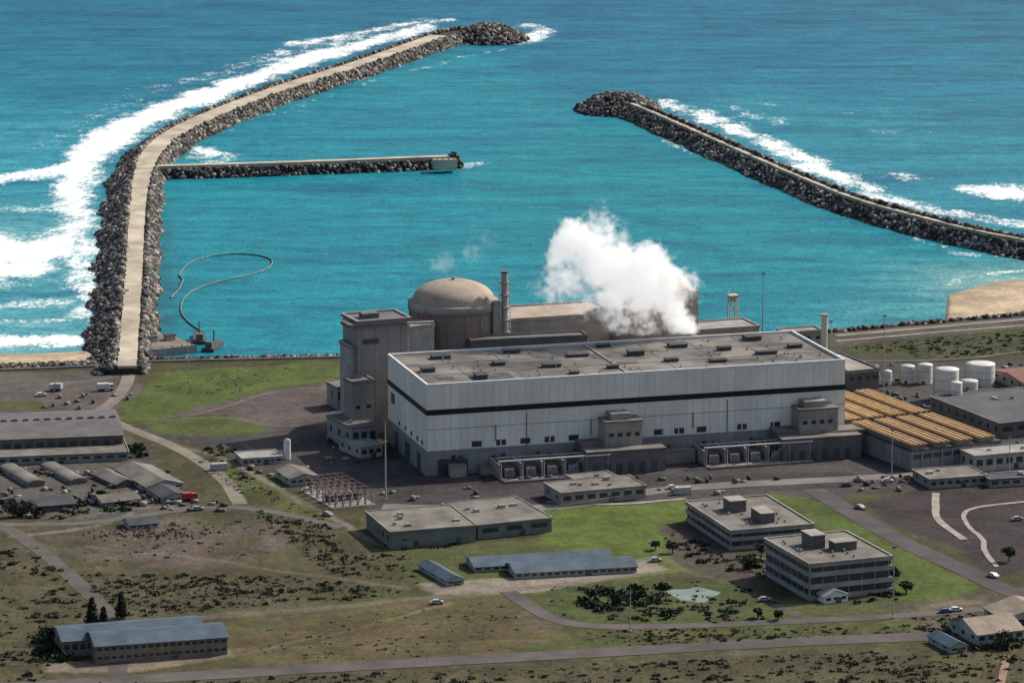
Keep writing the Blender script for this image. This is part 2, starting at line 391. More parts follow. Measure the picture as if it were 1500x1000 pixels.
foamline([(985, 208, 20, 7, .66), (1025, 226, 24, 8, .68)], 4)
foamline([(680, 242, 18, 5, .8), (705, 240, 26, 4, .65)], 4)
foamline([(1350, 350, 10, 4, .8), (1390, 365, 18, 4, .75), (1440, 373, 26, 4, .7), (1540, 380, 26, 4, .7)], 5)
foamline([(1385, 418, 14, 4, .7), (1430, 405, 22, 4, .72), (1520, 396, 30, 4, .7)], 4)
foamline([(960, 190, 12, 4, .62), (1100, 250, 12, 4, .62), (1180, 287, 12, 4, .62), (1340, 338, 14, 4, .65)], 12)
foamline([(300, 200, 10, 4, .6), (450, 152, 12, 4, .62), (600, 103, 12, 4, .6), (740, 70, 12, 4, .7)], 12)
WC = np.zeros(X.shape+(4,))
vv = 500+F*np.tan(np.arctan2(CH-WZ, Y)-PITCH)
t = smooth(vv, -60, 300)[..., None]
WC[..., :3] = np.array((0.006, 0.125, 0.205))*(1-t)+np.array((0.006, 0.20, 0.27))*t
harb = [tuple(W(u, v, WZ)[:2]) for u, v in [(205, 265), (262, 196), (700, 55), (900, 160), (1500, 360), (1400, 480), (700, 560), (200, 540)]]
open_sea = smooth(-pip(X, Y, harb), 0, 60)
def tint(px, col, soft, amt=1):
    poly = [tuple(W(u, v, WZ)[:2]) for u, v in px]
    sd = pip(Xf, Yf, poly); a = (smooth(sd, -soft, soft)*amt)[..., None]; WC[..., :3] = WC[..., :3]*(1-a)+np.array(col)*a
tint([(-900, 110), (200, 170), (150, 250), (150, 540), (-900, 560)], (0.03, 0.26, 0.325), 70, .75)
tint([(-900, 300), (140, 300), (150, 540), (-900, 560)], (0.09, 0.33, 0.36), 30, .7)
tint([(210, 265), (650, 240), (900, 160), (1450, 350), (1400, 480), (700, 540), (200, 530)], (0.004, 0.205, 0.25), 25, .9)
tint([(260, 200), (700, 60), (850, 160), (660, 235), (240, 240)], (0.005, 0.205, 0.255), 25, .8)
tint([(1300, 385), (1520, 365), (1560, 440), (1380, 470), (1200, 480)], (0.05, 0.27, 0.29), 25, .8)
tint([(1370, 395), (1540, 380), (1540, 440), (1390, 450)], (0.15, 0.34, 0.32), 14, .7)
tint([(1000, 140), (1600, 170), (1600, 340), (1450, 330), (1200, 270)], (0.015, 0.20, 0.26), 60, .6)
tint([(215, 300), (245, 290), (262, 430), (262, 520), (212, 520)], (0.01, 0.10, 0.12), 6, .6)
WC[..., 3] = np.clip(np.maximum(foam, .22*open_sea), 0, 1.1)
Zw = np.full(X.shape, WZ)
m, nt, b, out = newmat('sea_water')
tc = nn(nt, 'ShaderNodeNewGeometry').outputs['Position']
at = nn(nt, 'ShaderNodeAttribute', attribute_name='Col')
w1 = noise(nt, scalev(nt, tc, (0.008, 0.022, 1)), 1.0, 4, 0.6)
w2 = noise(nt, scalev(nt, tc, (0.08, 0.09, 1)), 1.0, 5, 0.75)
w3 = noise(nt, scalev(nt, tc, (0.5, 0.3, 1)), 1.0, 4, 0.75)
w4 = noise(nt, scalev(nt, tc, (0.016, 0.06, 1)), 1.0, 5, 0.65)
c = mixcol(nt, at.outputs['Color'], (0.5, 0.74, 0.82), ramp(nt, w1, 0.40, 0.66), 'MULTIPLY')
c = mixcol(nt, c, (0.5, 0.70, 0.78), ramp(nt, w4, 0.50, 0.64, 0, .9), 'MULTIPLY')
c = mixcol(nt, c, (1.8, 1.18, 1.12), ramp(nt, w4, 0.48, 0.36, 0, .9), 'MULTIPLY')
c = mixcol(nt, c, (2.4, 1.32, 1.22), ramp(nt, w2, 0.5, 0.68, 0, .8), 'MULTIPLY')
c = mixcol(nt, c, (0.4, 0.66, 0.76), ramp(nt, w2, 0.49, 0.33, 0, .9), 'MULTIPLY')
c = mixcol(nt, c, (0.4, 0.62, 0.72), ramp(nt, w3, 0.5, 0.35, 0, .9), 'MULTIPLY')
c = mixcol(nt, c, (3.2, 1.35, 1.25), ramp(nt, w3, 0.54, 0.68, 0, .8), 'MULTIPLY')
f1 = noise(nt, scalev(nt, tc, (0.07, 0.035, 1)), 1.0, 8, 0.75)
f2 = noise(nt, scalev(nt, tc, (0.45, 0.16, 1)), 1.0, 5, 0.8)
fn = math2(nt, 'ADD', math2(nt, 'MULTIPLY', f1, 1.5), math2(nt, 'MULTIPLY', f2, 1.2))
fm = math2(nt, 'SUBTRACT', math2(nt, 'ADD', math2(nt, 'MULTIPLY', at.outputs['Alpha'], 1.15), fn), 1.35+.66)
fm = ramp(nt, fm, -0.02, 0.42)
c = mixcol(nt, c, (0.82, 0.85, 0.84), fm)
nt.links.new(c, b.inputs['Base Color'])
nt.links.new(math2(nt, 'ADD', math2(nt, 'MULTIPLY', fm, .4), .5), b.inputs['Roughness'])
b.inputs['Specular IOR Level'].default_value = 0.10
bm = nn(nt, 'ShaderNodeBump'); bm.inputs['Strength'].default_value = 0.6; bm.inputs['Distance'].default_value = 1.8
hh = math2(nt, 'ADD', w2, math2(nt, 'MULTIPLY', w3, 0.35)); nt.links.new(hh, bm.inputs['Height'])
nt.links.new(bm.outputs[0], b.inputs['Normal'])
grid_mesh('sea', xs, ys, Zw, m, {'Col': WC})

# ------------------------------------------------------------------ rocks
CUBE = np.array([(x, y, z) for z in (-1, 1) for y in (-1, 1) for x in (-1, 1)], float)
CF = np.array([(0, 2, 3, 1), (4, 5, 7, 6), (0, 1, 5, 4), (2, 6, 7, 3), (0, 4, 6, 2), (1, 3, 7, 5)])
def randrot(n):
    q = rng.normal(size=(n, 4)); q /= np.linalg.norm(q, axis=1)[:, None]; w, x, y, z = q.T
    return np.stack([1-2*(y*y+z*z), 2*(x*y-z*w), 2*(x*z+y*w), 2*(x*y+z*w), 1-2*(x*x+z*z), 2*(y*z-x*w), 2*(x*z-y*w), 2*(y*z+x*w), 1-2*(x*x+y*y)], -1).reshape(n, 3, 3)
def np_mesh(name, V, Fq, mat, parent=None):
    me = bpy.data.meshes.new(name)
    me.vertices.add(len(V)); me.vertices.foreach_set('co', V.ravel().astype(np.float32))
    me.loops.add(Fq.size); me.loops.foreach_set('vertex_index', Fq.ravel().astype(np.int32))
    me.polygons.add(len(Fq)); me.polygons.foreach_set('loop_start', np.arange(0, Fq.size, 4, dtype=np.int32))
    me.update(calc_edges=True); me.materials.append(mat)
    ob = bpy.data.objects.new(name, me); scene.collection.objects.link(ob)
    if parent: ob.parent = parent
    return ob
def rocks(name, P, smin, smax, mat, parent=None):
    P = np.array(P); n = len(P)
    s = rng.uniform(smin, smax, (n, 1, 1))*rng.uniform(0.6, 1.2, (n, 1, 3))
    v = (CUBE[None]*rng.uniform(0.55, 1.15, (n, 8, 3)))*s
    v = np.einsum('nij,nkj->nki', randrot(n), v)+P[:, None, :]
    f = (CF[None]+np.arange(n)[:, None, None]*8).reshape(-1, 4)
    return np_mesh(name, v.reshape(-1, 3), f, mat, parent)
def resample(P, step):
    out = []
    for a, b2 in zip(P[:-1], P[1:]):
        n = max(1, int((b2-a).length/step))
        for i in range(n): out.append(a.lerp(b2, i/n))
    out.append(P[-1]); return out
def normals(P):
    N = []
    for i in range(len(P)):
        t = P[min(i+1, len(P)-1)]-P[max(i-1, 0)]; t.z = 0; t.normalize(); N.append(Vector((-t.y, t.x, 0)))  # left
    return N
def ribbon(name, P, w, z, mat, th=0.0, parent=None, jit=0.0):
    N = normals(P); v = []; f = []
    n = len(P); ww = w if callable(w) else (lambda t: w)
    for i, (p, q) in enumerate(zip(P, N)):
        h = ww(i/(n-1))/2
        a = p+q*(h+random.uniform(-jit, jit)); b2 = p-q*(h+random.uniform(-jit, jit))
        v += [(a.x, a.y, z), (b2.x, b2.y, z)]
        if th: v += [(b2.x, b2.y, z-th), (a.x, a.y, z-th)]
    k = 4 if th else 2
    for i in range(n-1):
        a = i*k; c2 = a+k
        f.append((a, a+1, c2+1, c2))
        if th: f += [(a+1, a+2, c2+2, c2+1), (a+3, a, c2, c2+3)]
    if th: f += [(0, 3, 2, 1), tuple(n*k-k+j for j in range(4))]
    return make_mesh(name, v, f, mat, False, parent)
def breakwater(name, px, crest, wl, wr, road, roadw, dens=1.0, tipr=0, cap=0.7, road_to=1.0, smin=0.8, smax=1.6, hl=0.0, hr=0.0):
    e = bpy.data.objects.new(name, None); scene.collection.objects.link(e)
    P = resample(smoothline([W(u, v, crest) for u, v in px]), 4.0); N = normals(P)
    base = -9.0
    rw = roadw if callable(roadw) else (lambda t: roadw)
    v = []; f = []
    n = len(P)
    for i, (p, q) in enumerate(zip(P, N)):
        h = rw(i/(n-1))/2+1.0
        for off, z in ((wl, base), (h, crest-.5), (-h, crest-.5), (-wr, base)):
            c2 = p+q*off; v.append((c2.x, c2.y, z))
    for i in range(n-1):
        for j in range(3): f.append((i*4+j, i*4+4+j, i*4+5+j, i*4+1+j))
    f += [(0, 1, 2, 3), tuple(n*4-4+j for j in range(4))]
    make_mesh('core', v, f, ROCKC, False, e)
    nr = int(n*road_to)
    ribbon('roadway', P[:nr], rw, crest+cap, road, cap+0.4, e, .25)
    pts = []
    L = n*4.0
    for side, wd, hump in ((1, wl, hl), (-1, wr, hr)):
        num = int(L*(wd-4)*0.5*dens)
        for _ in range(num):
            i = random.random()*(n-1); k = int(i); p = P[k].lerp(P[min(k+1, n-1)], i-k); h = rw(i/(n-1))/2
            s = random.random()**0.9; wv = 1+.10*math.sin(i*.31+side)+.07*math.sin(i*.83)
            off = h+1.0+s*(wd*wv*0.74-h)
            z = crest-.3+hump*(1-s)+(WZ-0.8-crest)*s+random.uniform(-.5, .7)
            c2 = p+N[k]*off*side; pts.append((c2.x, c2.y, z))
    if tipr:
        t = P[-1]
        for _ in range(int(tipr*tipr*1.7*dens)):
            r = tipr*math.sqrt(random.random()); a = random.uniform(0, 2*math.pi)
            z = crest+2.6-(crest+2.6-WZ+.8)*(r/tipr)**2
            pts.append((t.x+r*math.cos(a), t.y+r*math.sin(a)*1.2, z+random.uniform(-.6, 1.2)))
        o = []
        for i in range(24):
            a = 2*math.pi*i/24; o.append((t.x+tipr*math.cos(a), t.y+tipr*1.2*math.sin(a), base))
        for i in range(24):
            a = 2*math.pi*i/24; o.append((t.x+tipr*.5*math.cos(a), t.y+tipr*.6*math.sin(a), crest+.4))
        make_mesh('head_core', o, [(i, (i+1) % 24, 24+(i+1) % 24, 24+i) for i in range(24)]+[tuple(range(24, 48))], ROCKC, False, e)
    rocks('armour_rocks', pts, smin, smax, ROCK, e)
    return P
breakwater('stone_breakwater', [(186, 538), (190, 480), (196, 400), (200, 320), (206, 262), (218, 226), (250, 196), (320, 163), (420, 126), (520, 96), (610, 64), (670, 44), (715, 44)],
           3.0, 24, 14, QUAY, lambda t: 8.0+3.5*min(1, max(0, (t-.35)/.2)), 1.25, tipr=29, road_to=0.955, hl=1.3, hr=-.5)
breakwater('stone_breakwater', [(1780, 400), (1640, 378), (1500, 354), (1420, 339), (1340, 318), (1260, 297), (1180, 265), (1100, 230), (1030, 199), (960, 168), (905, 146)],
           2.6, 13, 21, QUAY, 3.0, 1.25, tipr=27, road_to=0.96, hl=-1.0, hr=2.0, cap=1.3)
breakwater('stone_jetty', [(212, 247), (330, 244), (480, 239), (600, 234), (664, 232)], 1.2, 10, 10, QUAY, 6.0, 1.4, tipr=5, cap=1.6, smin=.6, smax=1.2)
p = W(650, 234, 3.0); o = Obj('jetty_head_platform', (p.x, p.y, 0), rad(8))
o.box('deck', QUAY, -6, 7, -3.6, 3.6, -2, 3.1); o.box('kerb', QUAY, -6, 7, -3.6, -3.2, 3.1, 3.5); o.box('kerb_rear', QUAY, -6, 7, 3.2, 3.6, 3.1, 3.5)
for k in range(4): o.cyl('bollards', STEELD, -4+k*3.2, -2.6, .3, .4, 3.1, 3.9, 8)
o.done()

pts = []
for _ in range(7600):
    x = random.uniform(-260, 330); yy = float(np.interp(x, SX, SY)); dd = random.uniform(-1.5, 12)
    if x > W(1380, 460).x and dd > 6: continue
    if x < W(150, 530).x: dd = random.uniform(-7, 6)
    pts.append((x, yy+dd, -max(0, dd)/2.5+random.uniform(-.2, .6)))
rocks('rock_revetment', pts, 0.6, 1.3, ROCK)
o = Obj('sea_wall', (0, 0, 0), 0)
P = resample([W(u, v) for u, v in [(-500, 553), (0, 543.5), (150, 537.5), (200, 531.5), (500, 524.5), (760, 514)]], 10)
for a, b2 in zip(P[:-1], P[1:]):
    dv = (b2-a).normalized(); nrm = Vector((-dv.y, dv.x, 0))*.4
    o.add('wall', CONC, [tuple(q+Vector((0, 0, z))) for z in (-1, 1.0) for q in (a-nrm, b2-nrm, b2+nrm, a+nrm)], [(0, 1, 5, 4), (1, 2, 6, 5), (2, 3, 7, 6), (3, 0, 4, 7), (4, 5, 6, 7)])
o.done()

o, ang, L, D, H = frame((200, 515), (288, 506), (196, 492), H=-1.0)
q = Obj('intake_quay', o, ang)
q.box('deck', QUAYD, 0, L, 0, D, -7, -1.2); q.box('edge_beam', CONC, 0, L, -.5, 0, -7, -.6)
for i in range(6): q.cyl('bollards', STEELD, 3+i*L/6, 1.2, .35, .45, -1.2, -.3, 8)
for k in range(3): q.box('shed', WALLG, L*(.15+.3*k), L*(.15+.3*k)+4, D*.5, D*.5+4, -1.2, 1); q.box('shed_roof', ROOFD, L*(.15+.3*k)-.3, L*(.15+.3*k)+4.3, D*.5-.3, D*.5+4.3, 1, 1.3)
q.done()
def barge(name, u, v, ang, L=12):
    p = W(u, v, WZ); o = Obj(name, (p.x, p.y, WZ), ang)
    w = 2.6; hull = [(-L/2, -w, 0), (L/2-2, -w, 0), (L/2, 0, 0), (L/2-2, w, 0), (-L/2, w, 0)]
    o.add('hull', STEELD, [(x, y, -.6) for x, y, z in hull]+[(x*1.04, y*1.08, 1.5) for x, y, z in hull],
          [(i, (i+1) % 5, 5+(i+1) % 5, 5+i) for i in range(5)]+[(5, 6, 7, 8, 9)])
    o.box('wheelhouse', CONCD, -L/2+1, -L/2+4.5, -1.5, 1.5, 1.5, 4.2); o.box('windows', GLASS, -L/2+4.5, -L/2+4.53, -1.2, 1.2, 3, 3.8)
    o.beam('mast', STEELD, (0, 0, 1.5), (0, 0, 8), .25); o.beam('boom', STEELD, (0, 0, 3), (4, 0, 7), .2)
    o.done()
barge('work_boat', 292, 497, rad(95), 22); barge('work_boat', 313, 509, rad(80), 20)
loop = smoothline([W(u, v, WZ+.35) for u, v in [(262, 402), (274, 386), (300, 376), (340, 371), (380, 373), (402, 381), (392, 395), (355, 405), (310, 414), (280, 426), (266, 440), (264, 458), (278, 474), (300, 488)]], 2)
cu = bpy.data.curves.new('floating_boom', 'CURVE'); cu.dimensions = '3D'; cu.bevel_depth = 0.38; cu.bevel_resolution = 1
sp_pts = [loop, [W(u, v, WZ+.35) for u, v in [(262, 402), (268, 410), (262, 424), (250, 436)]]]
for pl in sp_pts:
    sp = cu.splines.new('POLY'); sp.points.add(len(pl)-1)
    for i, p in enumerate(pl): sp.points[i].co = (p.x, p.y, p.z, 1)
cu.materials.append(M('boom_float', (0.16, 0.21, 0.18), .7, .6, .6))
ob = bpy.data.objects.new('floating_boom', cu); scene.collection.objects.link(ob)

# ------------------------------------------------------------------ roads
zc = [0.03]
def road(name, px, w, mat, it=2, kerb=False):
    P = resample(smoothline([W(u, v) for u, v in px], it), 5); zc[0] += 0.012
    return ribbon(name, P, w, zc[0], mat, 0, None, .18)
road('coastal_road', [(-200, 575), (60, 566), (150, 556), (188, 540)], 6, ASPH)
road('harbour_access_road', [(187, 540), (188, 560), (165, 590), (140, 605), (190, 628), (262, 655), (330, 700), (352, 738)], 5.5, QUAYD)
road('access_road', [(-200, 705), (0, 765), (60, 805), (110, 850), (168, 905), (180, 960), (150, 1060)], 6, ASPHB)
road('access_road', [(0, 768), (120, 768), (220, 752), (352, 738), (500, 772)], 5, ASPH)
road('plant_road', [(560, 742), (800, 748), (945, 718), (1100, 708), (1240, 702), (1350, 694), (1600, 690)], 9, M('pale_asphalt', (0.165, 0.15, 0.14), .9, .3, .06))
road('estate_road', [(1190, 716), (1260, 758), (1330, 798), (1420, 838), (1480, 868), (1600, 905)], 9, ASPHD)
road('estate_road', [(745, 866), (775, 888), (820, 912), (900, 920), (1120, 912), (1330, 902), (1560, 880)], 6, ASPHB)
road('perimeter_road', [(-200, 1020), (350, 985), (800, 960), (1150, 940), (1400, 930), (1700, 920)], 10, ASPHB)
road('footpath', [(800, 735), (900, 740), (1005, 730)], 2, PAVE)
road('car_park_path', [(1371, 722), (1370, 745), (1372, 762), (1412, 790)], 2.8, PAVE)
road('car_park_path', [(1600, 725), (1500, 735), (1430, 742), (1408, 752), (1418, 772), (1442, 790), (1440, 806), (1460, 830)], 1.8, PAVE)
road('footpath', [(1475, 960), (1470, 985), (1455, 1040)], 2.5, M('red_path', (0.25, .16, .11), .9, .2, .2))
road('coastal_track', [(1225, 492), (1360, 480), (1500, 468), (1700, 450)], 5, M('pale_track', (0.2, .175, .15), .9, .3, .06))
road('coastal_track', [(1225, 500), (1360, 488), (1500, 477), (1700, 460)], 2.0, PAVE)
road('service_road', [(1240, 530), (1400, 528), (1500, 515)], 3, ASPH)

# ------------------------------------------------------------------ turbine hall
o, ang, L, D, H = frame((625, 567), (1238, 530), (548, 523), vb=697)
HO, HA, HL, HD, HH = o, ang, L, D, H
q = Obj('turbine_hall', o, ang)
zb = 9.5
q.box('base_wall', CLADB, -.25, L+.25, -.25, D+.25, -1, zb)
q.box('walls', CLAD, 0, L, 0, D, zb, H)
s0, s1 = H-10.9, H-8.8
q.box('black_band', STRIP, -.15, L+.15, -.15, D+.15, s0, s1)
q.box('white_trim', WALLW, -.2, L+.2, -.2, D+.2, s0-.5, s0-.003)
pt = 0.7
for x0, x1, y0, y1 in ((-.1, L+.1, -.1, pt), (-.1, L+.1, D-pt, D+.1), (-.1, pt, pt, D-pt), (L-pt, L+.1, pt, D-pt)):
    q.box('parapet', WALLW, x0, x1, y0, y1, H+.002, H+1.1)
q.box('roof', ROOF, pt, L-pt, pt, D-pt, H+.001, H+.15)
q.box('roof_joint', CONC, L*.475, L*.475+.6, pt, D-pt, H+.15, H+.6)
for fx in (.12, .24, .36, .60, .72, .84): q.box('roof_seams', CONCD, L*fx, L*fx+.25, pt, D-pt, H+.15, H+.25)
for fy in (.33, .66): q.box('roof_seams', CONCD, pt, L-pt, D*fy, D*fy+.25, H+.16, H+.27)
for fx, fy, w, dd, h2 in ((.03, .42, 5, 4, 1.5), (.09, .80, 7, 4, 1.2), (.13, .12, 4, 6, 1.6), (.21, .5, 4, 5, 1.2), (.27, .85, 6, 3, 1.4), (.31, .35, 7, 3, 1.2), (.40, .62, 8, 4, 1.0), (.45, .2, 4, 3, 1.2),
                          (.54, .55, 6, 4, 1.8), (.60, .3, 5, 3, 1.2), (.66, .72, 7, 5, 1.3), (.70, .2, 6, 4, 1.0), (.76, .55, 5, 3, 1.4), (.83, .35, 8, 3, 1.2), (.86, .8, 6, 6, 1.6), (.93, .5, 5, 4, 1.2), (.50, .88, 5, 3, 1), (.35, .1, 3, 3, 1)):
    q.box('roof_ventilators', STEELD, L*fx, L*fx+w, D*fy, D*fy+dd, H+.15, H+h2)
    q.box('ventilator_caps', ROOFD, L*fx-.3, L*fx+w+.3, D*fy-.3, D*fy+dd+.3, H+h2, H+h2+.3)
for k in range(70):
    x = random.uniform(3, L-4); y = random.uniform(3, D-4)
    q.cyl('roof_pipes', CONC, x, y, .3, .3, H+.15, H+random.uniform(.8, 1.6), 8)
for k in range(14):
    x = random.uniform(4, L-16); y = random.uniform(4, D-12)
    q.box('roof_patches', M('dark_bitumen', (.085, .08, .078), .9, .5, .15), x, x+random.uniform(5, 16), y, y+random.uniform(3, 12), H+.15, H+.156+k*.005)
def XU(u): return (u-625)/613*L
for u in (690, 725, 760, 795, 830, 955, 985, 1018, 1078, 1128):
    q.box('windows', GLASS, XU(u), XU(u)+3.4, -.06, 0.5, 10.3, 12); q.box('window_surrounds', CONCD, XU(u)-.3, XU(u)+3.7, -.03, .5, 10.0, 12.3)
for k in range(int(L/6.4)):
    q.box('pilasters', CLAD, k*6.4+3.0, k*6.4+3.35, -.12, .1, zb+.5, s0-.8)
    q.box('upper_ribs', CLAD, k*6.4+3.0, k*6.4+3.25, -.08, .1, s1+.01, H-.05)
q.box('girt_line', CLADB, 0, L, -.05, .1, 17.5, 17.75)
for y in (6, 13, 22, 31, 40): q.box('side_windows', GLASS, -.06, .3, y, y+2.2, 10.5, 12.2)
q.box('sign_panel', RUST, -.2, .1, D*.82, D*.82+5, s0-6.0, s0-2)
for y, w in ((8, 6), (24, 8), (42, 6)): q.box('side_doors', STEELD, -.32, 0, y, y+w, 0, 7)
for u in (640, 665, 960, 1100): q.box('roller_doors', STEELD, XU(u), XU(u)+5, -.32, 0, 0, 6)
q.box('right_pipe', WALLG, L+.1, L+2.2, 5, 9, 0, H-12)
for u in (768, 1062): q.beam('downpipe', STEELD, (XU(u), -.3, zb), (XU(u), -.3, s0-1), .15)
for u in (722, 860, 1010): q.box('louvres', M('ochre_louvre', (.32, .27, .17), .7, .2, .5), XU(u), XU(u)+.7, -.16, .2, 12, 18)
for k in range(40):
    x = random.uniform(2, L-4); q.box('base_fittings', STEELD, x, x+random.uniform(.6, 2.5), -.9, -.26, random.choice([0, 0, 5]), random.uniform(5.5, 7.5) if k % 3 else 2.4)
for (x, w, dp, h2) in ((8, 6, 5, 4), (20, 5, 4, 3), (90, 14, 6, 4.5), (112, 6, 5, 5), (132, 7, 6, 4)):
    q.box('lean_to', CONC, x, x+w, -dp, -.92, 0, h2); q.box('lean_to_roof', ROOF2, x-.2, x+w+.2, -dp-.2, -.92, h2, h2+.3)
for ua, ub, zt in ((872, 926, 18.0), (1158, 1216, 18.0)):
    x0, x1 = XU(ua), XU(ub)
    q.box('annex_tower', CONC, x0, x1, -9, -.3, 0, zt); q.box('annex_roof', ROOF2, x0-.3, x1+.3, -9.3, -.28, zt, zt+.6)
    q.box('annex_penthouse', CONC, x0+3, x1-4, -7, -.3, zt+.6, zt+3)
    q.box('annex_low', CONCD, x0-9, x1+7, -16, -9.01, 0, 8.5); q.box('annex_low_roof', ROOF2, x0-9.3, x1+7.3, -16.3, -9.02, 8.5, 9)
    q.box('annex_mid', CONCD, x0-9, x0-.01, -9, -.31, 0, 10); q.box('annex_mid_roof', ROOF2, x0-9.2, x0-.02, -9, -.3, 10, 10.5)
    for k in range(4): q.box('annex_windows', GLASS, x0+1.5+k*3.4, x0+3.4+k*3.4, -9.05, -8.8, 12.5, 14)
    for k in range(6): q.box('annex_doors', STEELD, x0-7+k*4.6, x0-4.5+k*4.6, -16.05, -15.8, 0.2, 4)
    q.box('annex_recess', STEELD, x0+2, x1-6, -9.06, -8.9, 3, 8)
q.box('low_wing', CONCD, L-12, L+8, -10, -.3, 0, 9); q.box('low_wing_roof', ROOF2, L-12.3, L+8.3, -10.3, -.28, 9, 9.5)
q.done()
for ua, ub in ((715, 868), (1012, 1165)):
    x0, x1 = (ua-625)/613*L, (ub-625)/613*L
    t = Obj('transformer_yard', Vector(HO)+Matrix.Rotation(HA, 3, 'Z') @ Vector((x0, -17, 0)), HA)
    w = x1-x0
    t.box('plinth', CONC, 0, w, 0, 15, 0, .4)
    n = 5
    for k in range(n+1): t.box('fire_walls', CONC, k*w/n-.25, k*w/n+.25, 3, 16, .4, 6.0)
    for k in range(n):
        cx = (k+.5)*w/n
        t.box('transformer_tank', STEELD, cx-2, cx+2, 5, 10, .4, 4.2)
        for j in range(6): t.box('radiator_fins', STEEL, cx-1.8+j*.65, cx-1.5+j*.65, 3.7, 5, .8, 3.8)
        for j in (-1, 0, 1): t.cyl('bushings', RUST, cx+j*1.1, 7.5, .28, .12, 4.2, 6.6, 8)
    for k in range(n+1):
        x = k*w/n; t.beam('gantry_posts', STEEL, (x, 1, 0), (x, 1, 7.4), .16); t.beam('gantry_ties', STEEL, (x, 1, 7.4), (x, 7, 7.4), .13)
    t.box('gantry_beam', WALLW, -1, w+1, .8, 1.3, 7.4, 7.9); t.box('gantry_beam_rear', WALLG, -1, w+1, 6.8, 7.2, 7.4, 7.8)
    t.beam('diagonal', STEEL, (w*.55, 1, 0), (w*.78, 1, 7.4), .13)
    t.box('cable_trench', CONCD, 0, w, -3, -1, 0, .8)
    t.done()

# ------------------------------------------------------------------ nuclear island
def reactor(u, y, r, vrim):
    p = Wy(u, vrim, y); zr = p.z
    o = Obj('reactor_containment_building', (p.x, y, 0), HA)
    o.rev('cylinder_wall', CONCB, 0, 0, [(r, 0), (r, zr-3.2)])
    o.rev('ring_beam', CONC, 0, 0, [(r, zr-3.2), (r+.6, zr-3.1), (r+.6, zr-.3), (r+.2, zr), (r*.93, zr+.1), (r*.93, zr+.3)])
    hd = 8.0; pr = [(r*.93*math.cos(a), zr+.3+hd*math.sin(a)) for a in [math.pi/2*i/14 for i in range(14)]]+[(0.05, zr+.3+hd)]
    o.rev('dome', DOME, 0, 0, pr)
    for k in range(16):
        a = 2*math.pi*k/16
        o.beam('buttress_ribs', CONCB, ((r+.05)*math.cos(a), (r+.05)*math.sin(a), 0), ((r+.05)*math.cos(a), (r+.05)*math.sin(a), zr-3.3), .3)
    for k in range(56):
        a = 2*math.pi*k/56; b3 = 2*math.pi*(k+1)/56
        c1 = (r+.3)*math.cos(a), (r+.3)*math.sin(a); c2 = (r+.3)*math.cos(b3), (r+.3)*math.sin(b3)
        o.beam('railing', STEEL, (*c1, zr), (*c1, zr+1.1), .06); o.beam('railing', STEEL, (*c1, zr+1.1), (*c2, zr+1.1), .06)
    o.cyl('dome_vent', CONC, 0, 0, .8, .8, zr+8, zr+9.4, 10)
    o.box('lift_shaft', CONC, r*.72, r*.72+3, -r*.8, -r*.8+3, 0, zr+1)
    o.done(); return p
reactor(664, 1524, 17.6, 439)
reactor(953, 1546, 17.6, 423)

def fbox(name, fl, fr, bl, H, wall, roof, over=0.3, windows=0, extra=None, slab=.6):
    o, ang, L, D, H = frame(fl, fr, bl, H=H)
    q = Obj(name, o, ang)
    q.box('walls', wall, 0, L, 0, D, -.5, H-slab); q.box('roof', roof, -over, L+over, -over, D+over, H-slab, H)
    pr = .35
    for x0, x1, y0, y1 in ((-over, L+over, -over, pr), (-over, L+over, D-pr, D+over), (-over, pr, pr, D-pr), (L-pr, L+over, pr, D-pr)):
        q.box('parapet', wall, x0+.003, x1-.003, y0+.003, y1-.003, H+.002, H+.6)
    if windows:
        for k in range(windows):
            x = (k+.5)*L/windows; q.box('windows', GLASS, x-.9, x+.9, -.08, .2, H*.55, H*.55+1.4)
    if extra: extra(q, L, D, H)
    q.done()
def ex_aux(q, L, D, H):
    q.box('roof_plant', CONCD, L*.2, L*.5, D*.3, D*.6, H, H+2); q.box('cantilever_slab', CONCD, -4, L, -1.2, D*.5, H-2.0, H-.62)
    for k in range(4): q.box('wall_fins', TOWERW, (k+.3)*L/4, (k+.3)*L/4+.3, -.2, 0, 0, H-2.1)
    q.box('louvre_band', STEELD, 2, L*.4, -.22, .1, H-9, H-7)
fbox('nuclear_auxiliary_building', (524, 472), (600, 466), (508, 460), 45, TOWERW, CONCD, .6, 0, ex_aux)
fbox('electrical_annex_building', (514, 508), (549, 505), (507, 499), 35, WALLG, ROOF2, .3, 0)
fbox('cable_riser_block', (516, 560), (548, 557), (512, 553), 24, TOWERW, ROOF2, .3, 2)
fbox('ventilation_block', (598, 480), (636, 476), (592, 472), 41, WALLG, CONC, .3, 2)
fbox('fuel_handling_building', (742, 469), (900, 459), (738, 450), 38, CONC, DOME, .4, 0)
fbox('fuel_transfer_block', (690, 500), (860, 492), (684, 494), 34.5, CONCD, CONCD, .2, 0)
fbox('pump_house', (1026, 484), (1112, 478), (1018, 472), 13, M('tan_wall', (.42, .34, .22), .8, .2, .2, streak=.4), ROOFL, .3, 6)
fbox('switchgear_building', (1242, 545), (1288, 541), (1205, 520), 8, CONCD, CONC, .3, 4)
fbox('switchgear_building', (1150, 488), (1205, 484), (1145, 482), 8, CONC, CONC, .3, 4)
p = Wy(616, 508, 1490); o = Obj('pipe_frame', (p.x, 1490, 0), HA)
for x in (-5, 5): o.box('posts', WALLG, x-.4, x+.4, -.5, .5, 0, 44)
o.box('lintel', WALLG, -5.4, 5.4, -.5, .5, 44, 44.8); o.done()
p = Wy(739, 400, 1518); o = Obj('ventilation_stack', (p.x, 1518, 0), HA); zt = p.z
o.cyl('shaft', WALLG, 0, 0, 1.7, 1.35, 0, zt, 16)
